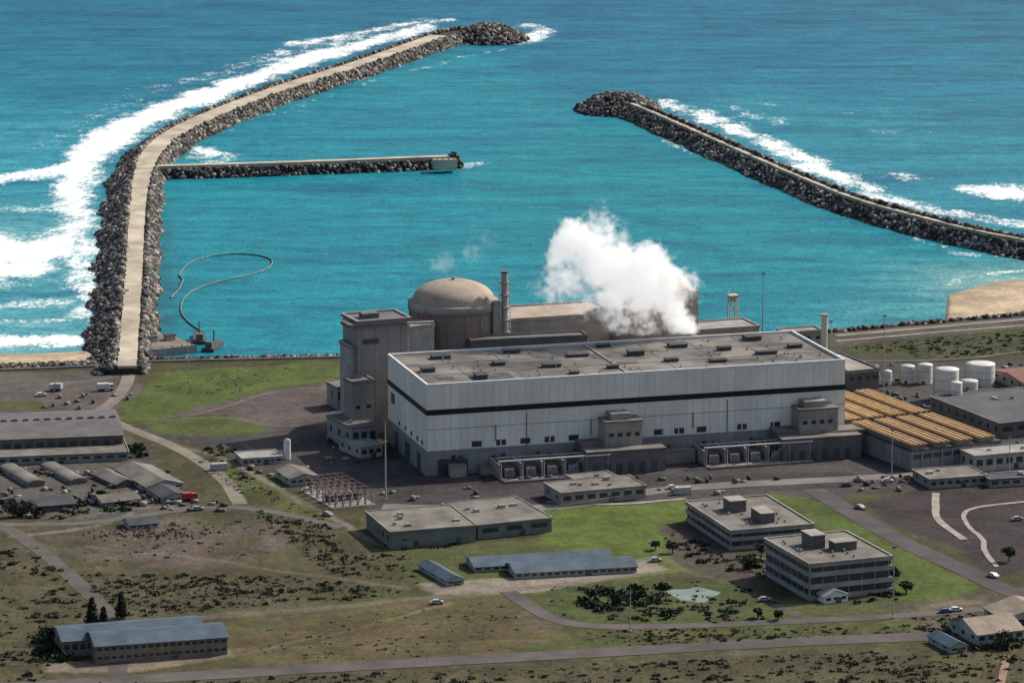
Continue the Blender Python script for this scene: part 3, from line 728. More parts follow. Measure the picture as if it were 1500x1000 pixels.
for z in np.arange(30, zt-1, 5): o.cyl('platforms', CONC, 0, 0, 2.3, 2.3, z, z+.3, 14)
for sx, sy in ((-1, -1), (1, -1), (1, 1), (-1, 1)): o.beam('lattice_legs', STEEL, (sx*2.2, sy*2.2, 0), (sx*1.7, sy*1.7, zt-3), .14)
for z in np.arange(30, zt-5, 3):
    for (a, b3) in (((-1, -1), (1, -1)), ((1, -1), (1, 1)), ((1, 1), (-1, 1)), ((-1, 1), (-1, -1))):
        o.beam('lattice_braces', STEEL, (a[0]*1.95, a[1]*1.95, z), (b3[0]*1.9, b3[1]*1.9, z+3), .09)
o.cyl('lip', CONCD, 0, 0, 1.6, 1.6, zt, zt+.8, 16)
o.done()
p = Wy(1208, 462, 1560); o = Obj('exhaust_stack', (p.x, 1560, 0), HA)
o.cyl('shaft', M('cream_paint', (.5, .46, .36), .7, .2, .3), 0, 0, 1.3, 1.3, 0, p.z, 14); o.cyl('cap', CONC, 0, 0, 1.7, 1.7, p.z, p.z+.6, 14); o.box('housing', CONC, -3, 3, -3, 3, 0, 8); o.done()
p = W(1073, 492); z1 = hgt(p, 434); o = Obj('gantry_crane', (p.x, p.y, 0), HA)
YC = M('crane_paint', (.5, .44, .3), .6, .2, .4)
for sx in (-2, 2):
    for sy in (-2.0, 2.0): o.beam('legs', YC, (sx, sy, 0), (sx*.8, sy*.6, z1), .28)
    o.beam('side_brace', YC, (sx, -2, 3), (sx, 2, z1*.6), .14)
o.box('top_beam', YC, -2.2, 2.2, -2, 2.5, z1, z1+.7); o.box('cab', YC, -1, 1, -1.5, .5, z1-2, z1); o.beam('jib', YC, (-1.5, 0, z1), (-2.5, 0, z1+3), .2)
for z in (z1*.35, z1*.7): o.beam('tie', YC, (-2, -2, z), (2, -2, z), .18)
o.done()
def mast(name, u, vb, vt, r=.15):
    p = W(u, vb); z = hgt(p, vt); o = Obj(name, (p.x, p.y, 0), 0)
    o.cyl('pole', WALLG, 0, 0, r*1.5, r*.8, 0, z, 8); o.box('footing', CONC, -.6, .6, -.6, .6, 0, .5)
    o.cyl('head_ring', STEEL, 0, 0, .6, .6, z-.7, z-.4, 10); o.box('lamp_heads', STEELD, -.8, .8, -.25, .25, z-.3, z+.05)
    o.beam('lightning_rod', STEEL, (0, 0, z), (0, 0, z+1.5), .06); o.done()
for a in ((565, 732, 618, .22), (1117, 489, 400, .22), (1294, 572, 462, .22), (1308, 905, 800), (923, 925, 865), (1306, 700, 628), (276, 560, 498), (1216, 560, 470), (1478, 700, 640)): mast('lighting_mast', *a)

# cooler hall with ochre roof strips
o, ang, L, D, H = frame((1335, 652), (1467, 637), (1218, 575), vb=690)
q = Obj('cooling_plant_building', o, ang)
q.box('walls', CLADB, 0, L, 0, D, -.5, H-2.5); q.box('deck', ROOFD, -.3, L+.3, -.3, D+.3, H-2.5, H-2)
n = 4; sw = L/n
for k in range(n):
    for (y0, y1) in ((0.3, D*.48), (D*.52, D-.3)):
        q.box('roof_strips', ORANGE, k*sw+.4, (k+1)*sw-2.6, y0, y1, H-.4, H)
        q.box('strip_kerbs', CONCB, k*sw+.8, (k+1)*sw-3.0, y0+.4, y1-.4, H-2, H-.4)
        for j in (.12, .36, .60): q.box('strip_ridge', M('pale_ridge', (.5, .34, .18), .7, .3, .3), k*sw+sw*j, k*sw+sw*j+.45, y0, y1, H+.001, H+.35)
for k in range(9): q.box('wall_columns', CONC, k*L/9, k*L/9+.5, -.4, 0, 0, H-2.6)
q.box('wall_louvres', STEELD, 1, L-1, -.1, .1, H*.45, H*.62)
for k in range(14): q.box('side_columns', CONC, -.4, 0, k*D/14, k*D/14+.5, 0, H-2.6)
q.done()

def tank(u, vb, vt, wpx, name='storage_tank'):
    p = W(u, vb); z = hgt(p, vt); r = wpx/2*p.length/F
    o = Obj(name, (p.x, p.y+r, 0), 0)
    TW = M('tank_paint', (.6, .585, .54), .6, .15, .2, streak=.4)
    o.rev('shell', TW, 0, 0, [(r, 0), (r, z)], 28)
    o.rev('roof', TW, 0, 0, [(r+.08, z-.05), (r+.08, z+.1), (r*.6, z+.5), (.05, z+.9)], 28)
    for zz in (z*.33, z*.66): o.rev('hoops', WALLG, 0, 0, [(r+.01, zz), (r+.12, zz+.05), (r+.12, zz+.25), (r+.01, zz+.3)], 28)
    o.beam('ladder', STEEL, (-r-.3, -.4, 0), (-r-.3, -.4, z+1), .1); o.box('valve_box', STEELD, -r*.5, -r*.5+1, -r-1, -r, 0, 1.4)
    o.done()
tank(1330, 562, 538, 21); tank(1356, 563, 536, 22); tank(1388, 588, 544, 36); tank(1401, 600, 562, 18); tank(1438, 566, 537, 44); tank(1421, 572, 560, 26)
tank(1300, 565, 545, 14)

# ------------------------------------------------------------------ generic buildings
def generic(name, fl, fr, bl, vb, wall=WALLG, roof=ROOF2, style='flat', wins=8, rise=1.5, doors=1, rv=0, rows=1):
    o, ang, L, D, H = frame(fl, fr, bl, vb=vb)
    q = Obj(name, o, ang)
    q.box('walls', wall, 0, L, 0, D, -.3, H-.4)
    fh = (H-.4)/rows
    for r in range(rows):
        for k in range(wins):
            x = (k+.5)*L/wins; w = L/wins*.32
            q.box('windows', GLASS, x-w, x+w, -.06, .2, fh*(r+.42), fh*(r+.8)); q.box('window_sills', WALLG, x-w-.1, x+w+.1, -.16, .1, fh*(r+.42)-.15, fh*(r+.42)-.003)
    for k in range(max(1, int(D/6))):
        y = (k+.5)*D/max(1, int(D/6)); q.box('side_windows', GLASS, -.06, .2, y-.9, y+.9, H*.4, H*.7)
    for k in range(doors): q.box('doors', STEELD, L*(k+.6)/doors-1, L*(k+.6)/doors+1, -.1, .1, 0, min(2.4, H*.6))
    if style == 'flat':
        q.box('roof', roof, -.4, L+.4, -.4, D+.4, H-.4, H)
        for x0, x1, y0, y1 in ((-.4, L+.4, -.4, -.05), (-.4, L+.4, D+.05, D+.4), (-.4, -.05, -.05, D+.05), (L+.05, L+.4, -.05, D+.05)):
            q.box('roof_edge', CONC, x0-.003, x1+.003, y0, y1, H+.001, H+.3)
    elif style == 'gable': q.gable('roof', roof, 0, L, 0, D, H-.4, H-.4+rise, ends=wall)
    elif style == 'gabley': q.gable('roof', roof, 0, L, 0, D, H-.4, H-.4+rise, along='y', ends=wall)
    elif style == 'barrel':
        v = []; n = 10
        for y in (-.3, D+.3):
            for i in range(n+1):
                a = math.pi*i/n; v.append((L/2+(L/2+.3)*math.cos(a), y, H-.45+rise*math.sin(a)))
        f = [(i, i+1, n+2+i, n+1+i) for i in range(n)]+[tuple(range(n+1)), tuple(range(2*n+1, n, -1))]
        q.add('roof', roof, v, f)
    elif style == 'saw':
        n = max(2, int(L/4.2))
        q.gable('roof', roof, 0, L, 0, D, H-.4, H-.4+rise, ends=wall)
        for k in range(n):
            x0, x1 = (k+.25)*L/n, (k+.75)*L/n; ym = D/2
            q.box('ridge_ventilators', STEELD, x0, x1, ym-.9, ym+.9, H-.4+rise*.8, H-.4+rise+.75)
    for k in range(rv):
        x = random.uniform(.1, .85)*L; y = random.uniform(.15, .75)*D; w = random.uniform(1.0, 2.4)
        q.box('roof_units', CONC, x, x+w, y, y+w*.8, H, H+random.uniform(.6, 1.3))
    q.done(); return o, ang, L, D, H
GSH = M('grey_sheet', (.13, .122, .118), .75, .35, .15, panel=3)
generic('warehouse', (572, 779), (697, 769), (512, 751), 804, WALLGR, ROOF2, 'flat', 0, rv=5, doors=2)
generic('warehouse', (700, 769), (808, 758), (643, 738), 790, WALLGR, ROOF2, 'flat', 3, rv=4, doors=1)
generic('workshop_building', (822, 722), (946, 711), (782, 708), 741, CONC, ROOF2, 'flat', 7, rv=5)
generic('workshop_building', (845, 704), (905, 698), (828, 696), 722, CONC, ROOF2, 'flat', 4, rv=2)
generic('long_office_hut', (755, 838), (933, 828), (740, 823), 848, WALLG, ROOFB, 'gable', 16, rise=1.6, rv=0)
generic('long_office_hut', (695, 829), (897, 817), (678, 815), 838, WALLG, ROOFB, 'gable', 16, rise=1.6)
generic('site_hut', (655, 849), (680, 846), (620, 824), 858, WALLG, ROOFB, 'gabley', 2, rise=1.4)
OW = M('ochre_wall', (.22, .175, .13), .85, .25, .3)
generic('long_office_hut', (140, 945), (333, 931), (122, 924), 972, OW, ROOFB, 'gable', 18, rise=2.0, rows=2)
generic('long_office_hut', (92, 938), (300, 922), (74, 916), 962, OW, ROOFB, 'gable', 18, rise=2.0)
generic('storage_shed', (-80, 646), (180, 636), (-150, 610), 672, CONCD, GSH, 'saw', 16, rise=2.0)
generic('storage_shed', (-60, 672), (188, 662), (-80, 655), 684, CONC, ROOF2, 'flat', 14)
generic('barrel_roof_hut', (40, 708), (66, 705), (14, 682), 714, CONC, ROOF2, 'barrel', 2, rise=1.5)
generic('barrel_roof_hut', (103, 705), (128, 702), (78, 679), 710, CONC, ROOF2, 'barrel', 2, rise=1.5)
generic('storage_shed', (215, 712), (268, 706), (180, 684), 722, WALLG, ROOF2, 'gabley', 4, rise=2)
generic('storage_shed', (238, 728), (276, 724), (222, 714), 737, WALLG, ROOFD, 'gabley', 4, rise=1.5)
generic('storage_shed', (150, 735), (205, 729), (140, 724), 742, CONC, M('brown_sheet', (.13, .11, .095), .8, .3, .2), 'gable', 4)
generic('storage_shed', (30, 742), (110, 736), (10, 728), 752, CONCD, ROOFD, 'gable', 5)
generic('storage_shed', (170, 708), (200, 704), (150, 690), 715, CONCD, ROOF2, 'gabley', 2)
generic('site_office', (355, 672), (413, 668), (345, 662), 682, WALLG, ROOFL, 'flat', 6)
generic('site_office', (425, 700), (467, 696), (406, 686), 712, WALLG, ROOF2, 'gabley', 4)
generic('site_office', (190, 768), (232, 764), (180, 760), 776, WALLG, ROOFD, 'gable', 4)
generic('access_block', (494, 567), (516, 565), (487, 558), 600, TOWERW, ROOF2, 'flat', 3)
generic('pump_annex', (515, 626), (552, 622), (503, 606), 660, TOWERW, ROOF2, 'flat', 3, rv=2)
generic('pump_annex', (528, 655), (560, 651), (508, 640), 672, WALLG, ROOFL, 'flat', 3)
generic('flat_roof_depot', (1465, 620), (1600, 606), (1388, 578), 642, CONCD, M('slate_roof', (.085, .083, .09), .85, .3, .1), 'flat', 6, rv=4)
generic('depot_building', (1428, 668), (1530, 659), (1418, 657), 692, WALLG, ROOFL, 'flat', 7, rv=2)
generic('gatehouse_building', (1362, 702), (1445, 696), (1330, 688), 716, CONC, ROOF2, 'flat', 7, rv=2)
generic('gatehouse_building', (1450, 702), (1560, 695), (1440, 694), 714, CONC, ROOFD, 'flat', 7, rv=2)
generic('storage_building', (1500, 560), (1600, 552), (1462, 540), 575, CONC, RUST, 'gable', 6)
generic('timber_cabin', (1392, 946), (1417, 943), (1370, 928), 957, WALLG, ROOFB, 'gabley', 2)
TT = M('tan_tile', (.27, .215, .165), .8, .25, .2)
generic('visitor_house', (1432, 928), (1500, 920), (1405, 905), 945, WALLG, TT, 'gable', 5, rise=3)
generic('visitor_house', (1470, 905), (1560, 897), (1440, 888), 918, WALLG, TT, 'gabley', 5, rise=3)

def office(fl, fr, bl, vb, floors, pents):
    o, ang, L, D, H = frame(fl, fr, bl, vb=vb)
    q = Obj('office_block', o, ang); fh = H/floors
    q.box('glazing', GLASSB, .5, L-.5, .5, D-.5, -.3, H-.5)
    for r in range(floors+1):
        z0 = r*fh-.3*(r > 0); z1 = z0+fh*.40 if r < floors else H
        if r == floors: z0 = H-1.1
        q.box('spandrels', SPAND if r else CONC, 0, L, 0, D, z0, z1)
    for k in range(int(L/4.8)+1): q.box('mullions', SPAND, min(k*4.8, L-.25), min(k*4.8, L-.25)+.2, .2, .5, 0, H-1.15)
    for k in range(int(D/4.8)+1): q.box('side_mullions', SPAND, .2, .5, min(k*4.8, D-.25), min(k*4.8, D-.25)+.2, 0, H-1.15)
    q.box('roof', ROOF2, .4, L-.4, .4, D-.4, H+.001, H+.06)
    for x0, x1, y0, y1 in ((-.2, L+.2, -.2, .4), (-.2, L+.2, D-.4, D+.2), (-.2, .4, .4, D-.4), (L-.4, L+.2, .4, D-.4)): q.box('parapet', CONC, x0, x1, y0, y1, H+.002, H+.5)
    for fx, fy, w, dd, h2 in pents:
        q.box('penthouse', CONCD, L*fx, L*fx+w, D*fy, D*fy+dd, H+.06, H+h2); q.box('penthouse_roof', CONC, L*fx-.3, L*fx+w+.3, D*fy-.3, D*fy+dd+.3, H+h2, H+h2+.35)
    for k in range(14): q.cyl('roof_vents', CONC, L*random.uniform(.1, .9), D*random.uniform(.1, .9), .4, .4, H+.06, H+1, 8)
    q.done()
office((1070, 778), (1193, 768), (1003, 735), 806, 2, [(.3, .55, 6, 7, 4), (.45, .15, 5, 10, 3.4)])
office((1186, 827), (1308, 815), (1120, 789), 880, 3, [(.3, .5, 5, 8, 4.4), (.5, .35, 8, 5, 2.8)])
generic('entrance_pavilion', (1208, 872), (1242, 868), (1188, 862), 884, WALLW, ROOFL, 'gabley', 3, rise=1.8)

# substation lattice
o, ang, L, D, H = frame((490, 722), (545, 716), (462, 696), vb=745)
q = Obj('electrical_substation', o, ang)
q.box('plinth', CONC, -1, L+1, -1, D+1, 0, .3)
nx, ny = 5, 5
for i in range(nx+1):
    for j in range(ny+1):
        x, y = i*L/nx, j*D/ny; q.beam('posts', RUST, (x, y, .3), (x, y, H), .16)
        if i < nx:
            q.beam('beams', RUST, (x, y, H), (x+L/nx, y, H), .15); q.beam('beams_mid', WALLG, (x, y, H*.6), (x+L/nx, y, H*.6), .12)
        if j < ny: q.beam('cross_beams', WALLG, (x, y, H), (x, y+D/ny, H), .12)
        q.cyl('insulators', WALLG, x+.8, y+.8, .3, .2, .3, H*.55, 8)
for i in range(4): q.box('switch_cabinets', STEELD, i*L/4+1, i*L/4+3.2, D*.3, D*.3+3, .3, 2.8)
q.done()
p = W(421, 672); o = Obj('water_tower', (p.x, p.y, 0), 0); o.cyl('tank', WALLW, 0, 0, 1.3, 1.3, 0, 7.5, 16); o.cyl('roof', WALLG, 0, 0, 1.4, .2, 7.5, 8.2, 16); o.beam('ladder', STEEL, (-1.4, 0, 0), (-1.4, 0, 7), .1); o.done()

# ------------------------------------------------------------------ stored equipment in the yards (one mass)
def clutter(name, regions, mat, smin=.5, smax=1.6):
    V = []; n = 0
    for (u0, u1, v0, v1, k) in regions:
        for _ in range(k):
            p = W(random.uniform(u0, u1), random.uniform(v0, v1))
            sx, sy, sz = random.uniform(smin, smax*1.6), random.uniform(smin, smax), random.uniform(smin*.6, smax*.8)
            a = HA+random.choice([0, 0, math.pi/2, random.random()])
            c2, s2 = math.cos(a), math.sin(a)
            V.append([(p.x+x*sx*c2-y*sy*s2, p.y+x*sx*s2+y*sy*c2, (z+1)*sz) for x, y, z in CUBE]); n += 1
    V = np.array(V).reshape(-1, 3); f = (CF[None]+np.arange(n)[:, None, None]*8).reshape(-1, 4)
    np_mesh(name, V, f, mat)
clutter('stored_equipment', [(0, 170, 690, 700, 25), (130, 260, 690, 745, 80), (0, 120, 715, 760, 50), (60, 200, 574, 600, 12), (250, 330, 735, 750, 12), (560, 700, 712, 735, 8), (340, 460, 685, 700, 12),
                              (1250, 1330, 692, 720, 18), (1300, 1420, 575, 600, 30), (1240, 1320, 530, 560, 20), (700, 1150, 700, 708, 26), (960, 1060, 715, 725, 5), (1470, 1500, 525, 560, 10), (480, 540, 640, 690, 12), (1480, 1500, 640, 690, 8)],
        M('stored_goods', (.12, .11, .098), .8, .3, .5, island=.7, ipow=2.0), .35, 1.0)

# ------------------------------------------------------------------ vehicles
def paintm(c): return M('car_paint_%02d%02d%02d' % tuple(int(x*99) for x in c), c, .35, .08, .5, spec=.5)
def car(u, v, ang, col, name='parked_car', s=1.0):
    p = W(u, v); o = Obj(name, (p.x, p.y, 0.1 if v > 450 else 3.7), ang); m1 = paintm(col)
    if v < 450: p2 = W(u, v, 3.7); o.o = Vector((p2.x, p2.y, 3.72))
    prof = [(-2.2, .35), (2.2, .35), (2.25, .8), (1.3, .95), (.6, 1.45), (-1.2, 1.48), (-1.9, 1.0), (-2.25, .9)]
    prof = [(x*s, z*s) for x, z in prof]; w = .88*s; n = len(prof)
    o.add('body', m1, [(x, -w, z) for x, z in prof]+[(x, w, z) for x, z in prof], [(i, (i+1) % n, n+(i+1) % n, n+i) for i in range(n)]+[tuple(range(n-1, -1, -1)), tuple(range(n, 2*n))])
    for sy in (-1, 1):
        o.add('side_windows', GLASS, [(x*s, sy*(w+.01), z*s) for x, z in ((1.1, 1.0), (.55, 1.38), (-1.15, 1.4), (-1.7, 1.02))], [(0, 1, 2, 3)])
        for x in (-1.35, 1.35): o.hcyl('wheels', TYRE, x*s, sy*w*.95, .33*s, .33*s, .22)
    o.add('windscreen', GLASS, [(1.29*s, -w*.9, .99*s), (1.29*s, w*.9, .99*s), (.65*s, w*.85, 1.44*s), (.65*s, -w*.85, 1.44*s)], [(0, 1, 2, 3)])
    o.done()
def truck(u, v, ang, col, boxcol, L=8.5, name='cargo_truck'):
    p = W(u, v); o = Obj(name, (p.x, p.y, 0.1), ang)
    o.box('chassis', STEELD, -L/2, L/2, -.9, .9, .6, .95)
    o.box('cargo_box', paintm(boxcol), -L/2, L/2-2.4, -1.2, 1.2, .96, 3.1)
    pr = [(L/2-2.2, .7), (L/2, .7), (L/2, 1.7), (L/2-.4, 2.7), (L/2-2.2, 2.8)]; n = 5
    o.add('cab', paintm(col), [(x, -1.15, z) for x, z in pr]+[(x, 1.15, z) for x, z in pr], [(i, (i+1) % n, n+(i+1) % n, n+i) for i in range(n)]+[tuple(range(n-1, -1, -1)), tuple(range(n, 2*n))])
    o.add('cab_windows', GLASS, [(L/2-1.6, -1.16, 1.8), (L/2-.3, -1.16, 1.8), (L/2-.5, -1.16, 2.5), (L/2-1.6, -1.16, 2.5)], [(0, 1, 2, 3)])
    for x in (-L/2+1, -L/2+2.2, L/2-1.2):
        for sy in (-1, 1): o.hcyl('wheels', TYRE, x, sy*1.0, .5, .5, .3)
    o.done()
Wt = (.6, .6, .57)
truck(155, 572, rad(15), Wt, Wt, 7); truck(278, 733, rad(20), (.4, .02, .02), (.4, .03, .02), 5.5, 'red_truck'); truck(82, 572, rad(160), Wt, (.4, .4, .4), 5.5)
for (u, v, a, c) in [(186, 425, 95, Wt), (60, 580, 30, Wt), (290, 747, 15, (.3, .3, .3)),
                     (1300, 706, 12, Wt), (1330, 702, 12, (.3, .05, .04)), (1240, 712, 12, (.1, .1, .12)), (700, 745, 8, Wt), (985, 716, 12, Wt),
                     (1455, 845, -50, Wt), (1120, 880, 15, (.3, .3, .32)), (1400, 895, 12, Wt), (1385, 897, 12, (.1, .1, .2)),
                     (960, 822, 15, (.4, .4, .4)), (1110, 822, 15, (.2, .2, .2)), (640, 884, 12, (.4, .4, .38)), (140, 695, 60, (.1, .12, .15)), (1260, 745, -50, (.3, .3, .3)),
                     (480, 755, -40, (.3, .3, .3)), (1490, 762, 20, (.3, .3, .3)), (450, 720, 10, Wt)]:
    car(u, v, rad(a), c)

# ------------------------------------------------------------------ vegetation
def leafquads(Cn, size):
    n = len(Cn); Cn = np.array(Cn); R = randrot(n)
    q = np.array([(-1, -1, 0), (1, -1, 0), (1, 1, 0), (-1, 1, 0)], float)
    v = q[None]*(rng.uniform(.5, 1.2, (n, 1, 3))*np.array(size).reshape(-1, 1, 1))
    v = np.einsum('nij,nkj->nki', R, v)+Cn[:, None, :]
    return v.reshape(-1, 3), (np.arange(n*4).reshape(n, 4))
def bush_cloud(name, centers, mat, fl=1.0):
    Cn = []; S = []
    for x, y, z, r in centers:
        k = int(9+r*16); ex = random.uniform(.8, 1.9); flat = random.uniform(.4, .8)*fl
        for _ in range(k):
            a = random.uniform(0, 2*math.pi); e = math.asin(random.uniform(-.1, 1)); rr = r*random.uniform(.3, 1.1)
            Cn.append((x+rr*ex*math.cos(a)*math.cos(e), y+rr*math.sin(a)*math.cos(e), z+.1+rr*flat*abs(math.sin(e)))); S.append(r*.26+.05)
    v, f = leafquads(Cn, S); np_mesh(name, v, f, mat)
cen = []
def scatter(px, n, rmin, rmax, cl=6, sp=1.0):
    poly = [tuple(W(u, v)[:2]) for u, v in px]; xs_ = [p[0] for p in poly]; ys_ = [p[1] for p in poly]; k = 0; t = 0
    while k < n and t < n*40:
        t += 1
        x0 = random.uniform(min(xs_), max(xs_)); y0 = random.uniform(min(ys_), max(ys_)); cs = random.uniform(1.5, 12)*sp
        for _ in range(random.randint(1, cl)):
            x = x0+random.gauss(0, cs*1.5); y = y0+random.gauss(0, cs)
            if pip(np.array([x]), np.array([y]), poly)[0] > 0: cen.append((x, y, 0, rmin+(rmax-rmin)*random.random()**3)); k += 1
scatter([(-150, 780), (60, 800), (160, 905), (90, 915), (40, 1080), (-300, 1080)], 1000, .2, 1.7, 16)
scatter([(110, 838), (440, 845), (600, 868), (520, 880), (180, 905), (120, 850)], 750, .2, 1.4, 16)
scatter([(130, 760), (400, 765), (430, 800), (300, 832), (110, 822)], 140, .2, .9, 9)
scatter([(360, 745), (480, 770), (510, 810), (440, 800)], 160, .3, 1.4, 12)
scatter([(-100, 1005), (350, 995), (1500, 945), (1500, 1060), (-100, 1060)], 2300, .2, 1.3, 26)
scatter([(350, 920), (720, 880), (800, 925), (700, 960), (400, 970)], 200, .15, .7, 8)
scatter([(820, 925), (1360, 915), (1360, 925), (900, 948)], 300, .2, 1.1, 12)
scatter([(1230, 508), (1700, 470), (1700, 520), (1330, 524)], 600, .25, 1.3, 16)
scatter([(1330, 905), (1560, 890), (1560, 925), (1380, 935)], 220, .3, 1.8, 9)
scatter([(430, 800), (600, 815), (620, 855), (480, 840)], 240, .2, 1.1, 12)
scatter([(200, 560), (300, 545), (470, 535), (300, 590)], 90, .15, .5, 5)
scatter([(270, 665), (300, 660), (480, 765), (345, 720)], 140, .2, .9, 6)
bush_cloud('scrub_vegetation', cen, LEAF, .75)
cen = []
scatter([(840, 862), (1000, 858), (1050, 885), (960, 912), (860, 905)], 150, .6, 2.6, 14, .6)
scatter([(790, 860), (1100, 850), (1140, 885), (1000, 918), (840, 918)], 70, .4, 1.6, 3)
scatter([(560, 792), (680, 783), (690, 802), (580, 808)], 30, .8, 2.0, 3)
scatter([(1075, 815), (1120, 812), (1130, 850), (1090, 835)], 22, .8, 1.9, 3)
scatter([(960, 780), (1000, 775), (1100, 842), (1010, 825)], 60, .5, 1.7, 5)
scatter([(1040, 872), (1100, 885), (1060, 905)], 16, .8, 1.6, 3)
scatter([(0, 730), (160, 722), (220, 742), (60, 762), (0, 758)], 60, .8, 2.6, 4)
scatter([(50, 935), (80, 925), (110, 965), (60, 972)], 40, 1.2, 3.0, 3)
scatter([(1420, 925), (1500, 915), (1500, 950), (1430, 955)], 36, 1.0, 2.4, 3)
scatter([(1245, 860), (1310, 855), (1330, 880), (1250, 885)], 30, .8, 1.8, 3)
scatter([(300, 655), (350, 650), (345, 664), (310, 668)], 12, .8, 1.5, 3)
scatter([(180, 650), (220, 655), (215, 672), (190, 672)], 18, 1.0, 2.0, 3)
scatter([(1020, 905), (1180, 900), (1180, 908), (1030, 914)], 24, .4, 1.0, 2)
bush_cloud('garden_shrubbery', cen, LEAFD)
def pine(u, v, h):
    p = W(u, v); o = Obj('pine_tree', (p.x, p.y, 0), 0)
    o.cyl('trunk', BARK, 0, 0, .35, .06, 0, h, 8)
    Cn = []; S = []
    z = h*.12
    while z < h:
        R = (1-z/h)*h*.30+.3
        nb = 9
        ph = random.random()*6
        for k in range(nb):
            a = ph+2*math.pi*k/nb; Rk = R*random.uniform(.75, 1.1)
            o.beam('branches', BARK, (0, 0, z), (Rk*math.cos(a), Rk*math.sin(a), z-Rk*.05), .06)
            for j in range(9):
                t = random.uniform(.15, 1.0); Cn.append((Rk*t*math.cos(a)+random.gauss(0, .2), Rk*t*math.sin(a)+random.gauss(0, .2), z+random.gauss(0, .18))); S.append(.32)
        z += h*.065
    e = o.done(); vv_, ff = leafquads(Cn, S); np_mesh('needles', vv_, ff, LEAFD, e)
pine(135, 915, 9); pine(178, 905, 8.5); pine(152, 916, 6)
def tree(u, v, h, r):
    p = W(u, v); o = Obj('broadleaf_tree', (p.x, p.y, 0), random.random()*6)
    o.cyl('trunk', BARK, 0, 0, .28, .16, 0, h*.5, 8); Cn = []; S = []
    for k in range(7):
        a = 2*math.pi*k/7+random.random()*.5; rr = r*random.uniform(.35, .8); zz = h*random.uniform(.55, .9)
        o.beam('limbs', BARK, (0, 0, h*.4), (rr*math.cos(a), rr*math.sin(a), zz), .09)
        for j in range(60):
            dvec = np.random.default_rng(random.randint(0, 99999)).normal(size=3)*r*.26
            Cn.append((rr*math.cos(a)+dvec[0], rr*math.sin(a)+dvec[1], zz+dvec[2]*.8)); S.append(.3)
    e = o.done(); vv_, ff = leafquads(Cn, S); np_mesh('foliage', vv_, ff, LEAFD, e)
for a in ((1098, 832, 5, 2.4), (1115, 815, 4.5, 2.2), (1478, 822, 5, 2.2), (1328, 868, 4, 2), (960, 805, 3, 1.6), (985, 810, 3.4, 1.8), (40, 755, 5, 3), (20, 757, 5, 3), (70, 940, 5, 3), (1450, 935, 5, 2.6), (1470, 950, 5, 2.6),
          (865, 880, 4.5, 2.2), (905, 890, 4.5, 2.4), (1310, 850, 4, 2), (200, 668, 5, 2.4), (1110, 905, 3.0, 1.4), (1140, 908, 3.0, 1.4), (590, 800, 4, 2), (640, 795, 4, 2)): tree(*a)
p = W(1016, 871); v = [(p.x+8*math.cos(a)*(1+.25*math.sin(3*a)), p.y+9*math.sin(a)*(1+.15*math.cos(5*a)), .06) for a in [2*math.pi*i/40 for i in range(40)]]
make_mesh('pond', v, [tuple(range(40))], POND)
pts = []
for _ in range(100):
    u = random.gauss(225, 38); vv_ = random.gauss(783, 4); p = W(u, vv_); pts.append((p.x, p.y, .2))
rocks('rubble_pile', pts, .25, .6, M('brown_rubble', (.11, .07, .055), .9, .3, .4, island=.6))
for (u, v, c) in [(1385, 640, .3), (1350, 700, .5), (310, 690, .4), (120, 640, .5), (990, 725, .4)]:
    p = W(u, v); o = Obj('shipping_container', (p.x, p.y, .1), HA)
    cm = M('container_%d' % int(c*100), (c, c*.95, c*.9), .6, .2, .4)
    o.box('shell', cm, 0, 6, 0, 2.4, 0, 2.6)
    for k in range(12): o.box('corrugation', cm, k*.5+.1, k*.5+.3, -.05, 0, .15, 2.45)
    o.box('door_bars', STEELD, -.04, 0, .6, .7, .1, 2.5); o.done()
def fence(px, h=2.2, step=4):
    o = Obj('security_fence', (0, 0, 0), 0); P = resample([W(u, v) for u, v in px], step)
    for a, b2 in zip(P[:-1], P[1:]):
        o.beam('posts', STEEL, (a.x, a.y, 0), (a.x, a.y, h), .07)
        for z in (h*.5, h): o.beam('wires', STEEL, (a.x, a.y, z), (b2.x, b2.y, z), .03)
    o.done()
fence([(340, 645), (430, 700), (560, 752), (800, 752), (950, 728), (1240, 712), (1500, 700)])
fence([(1225, 508), (1500, 482)]); fence([(820, 905), (1130, 893), (1310, 888)], 1.5)

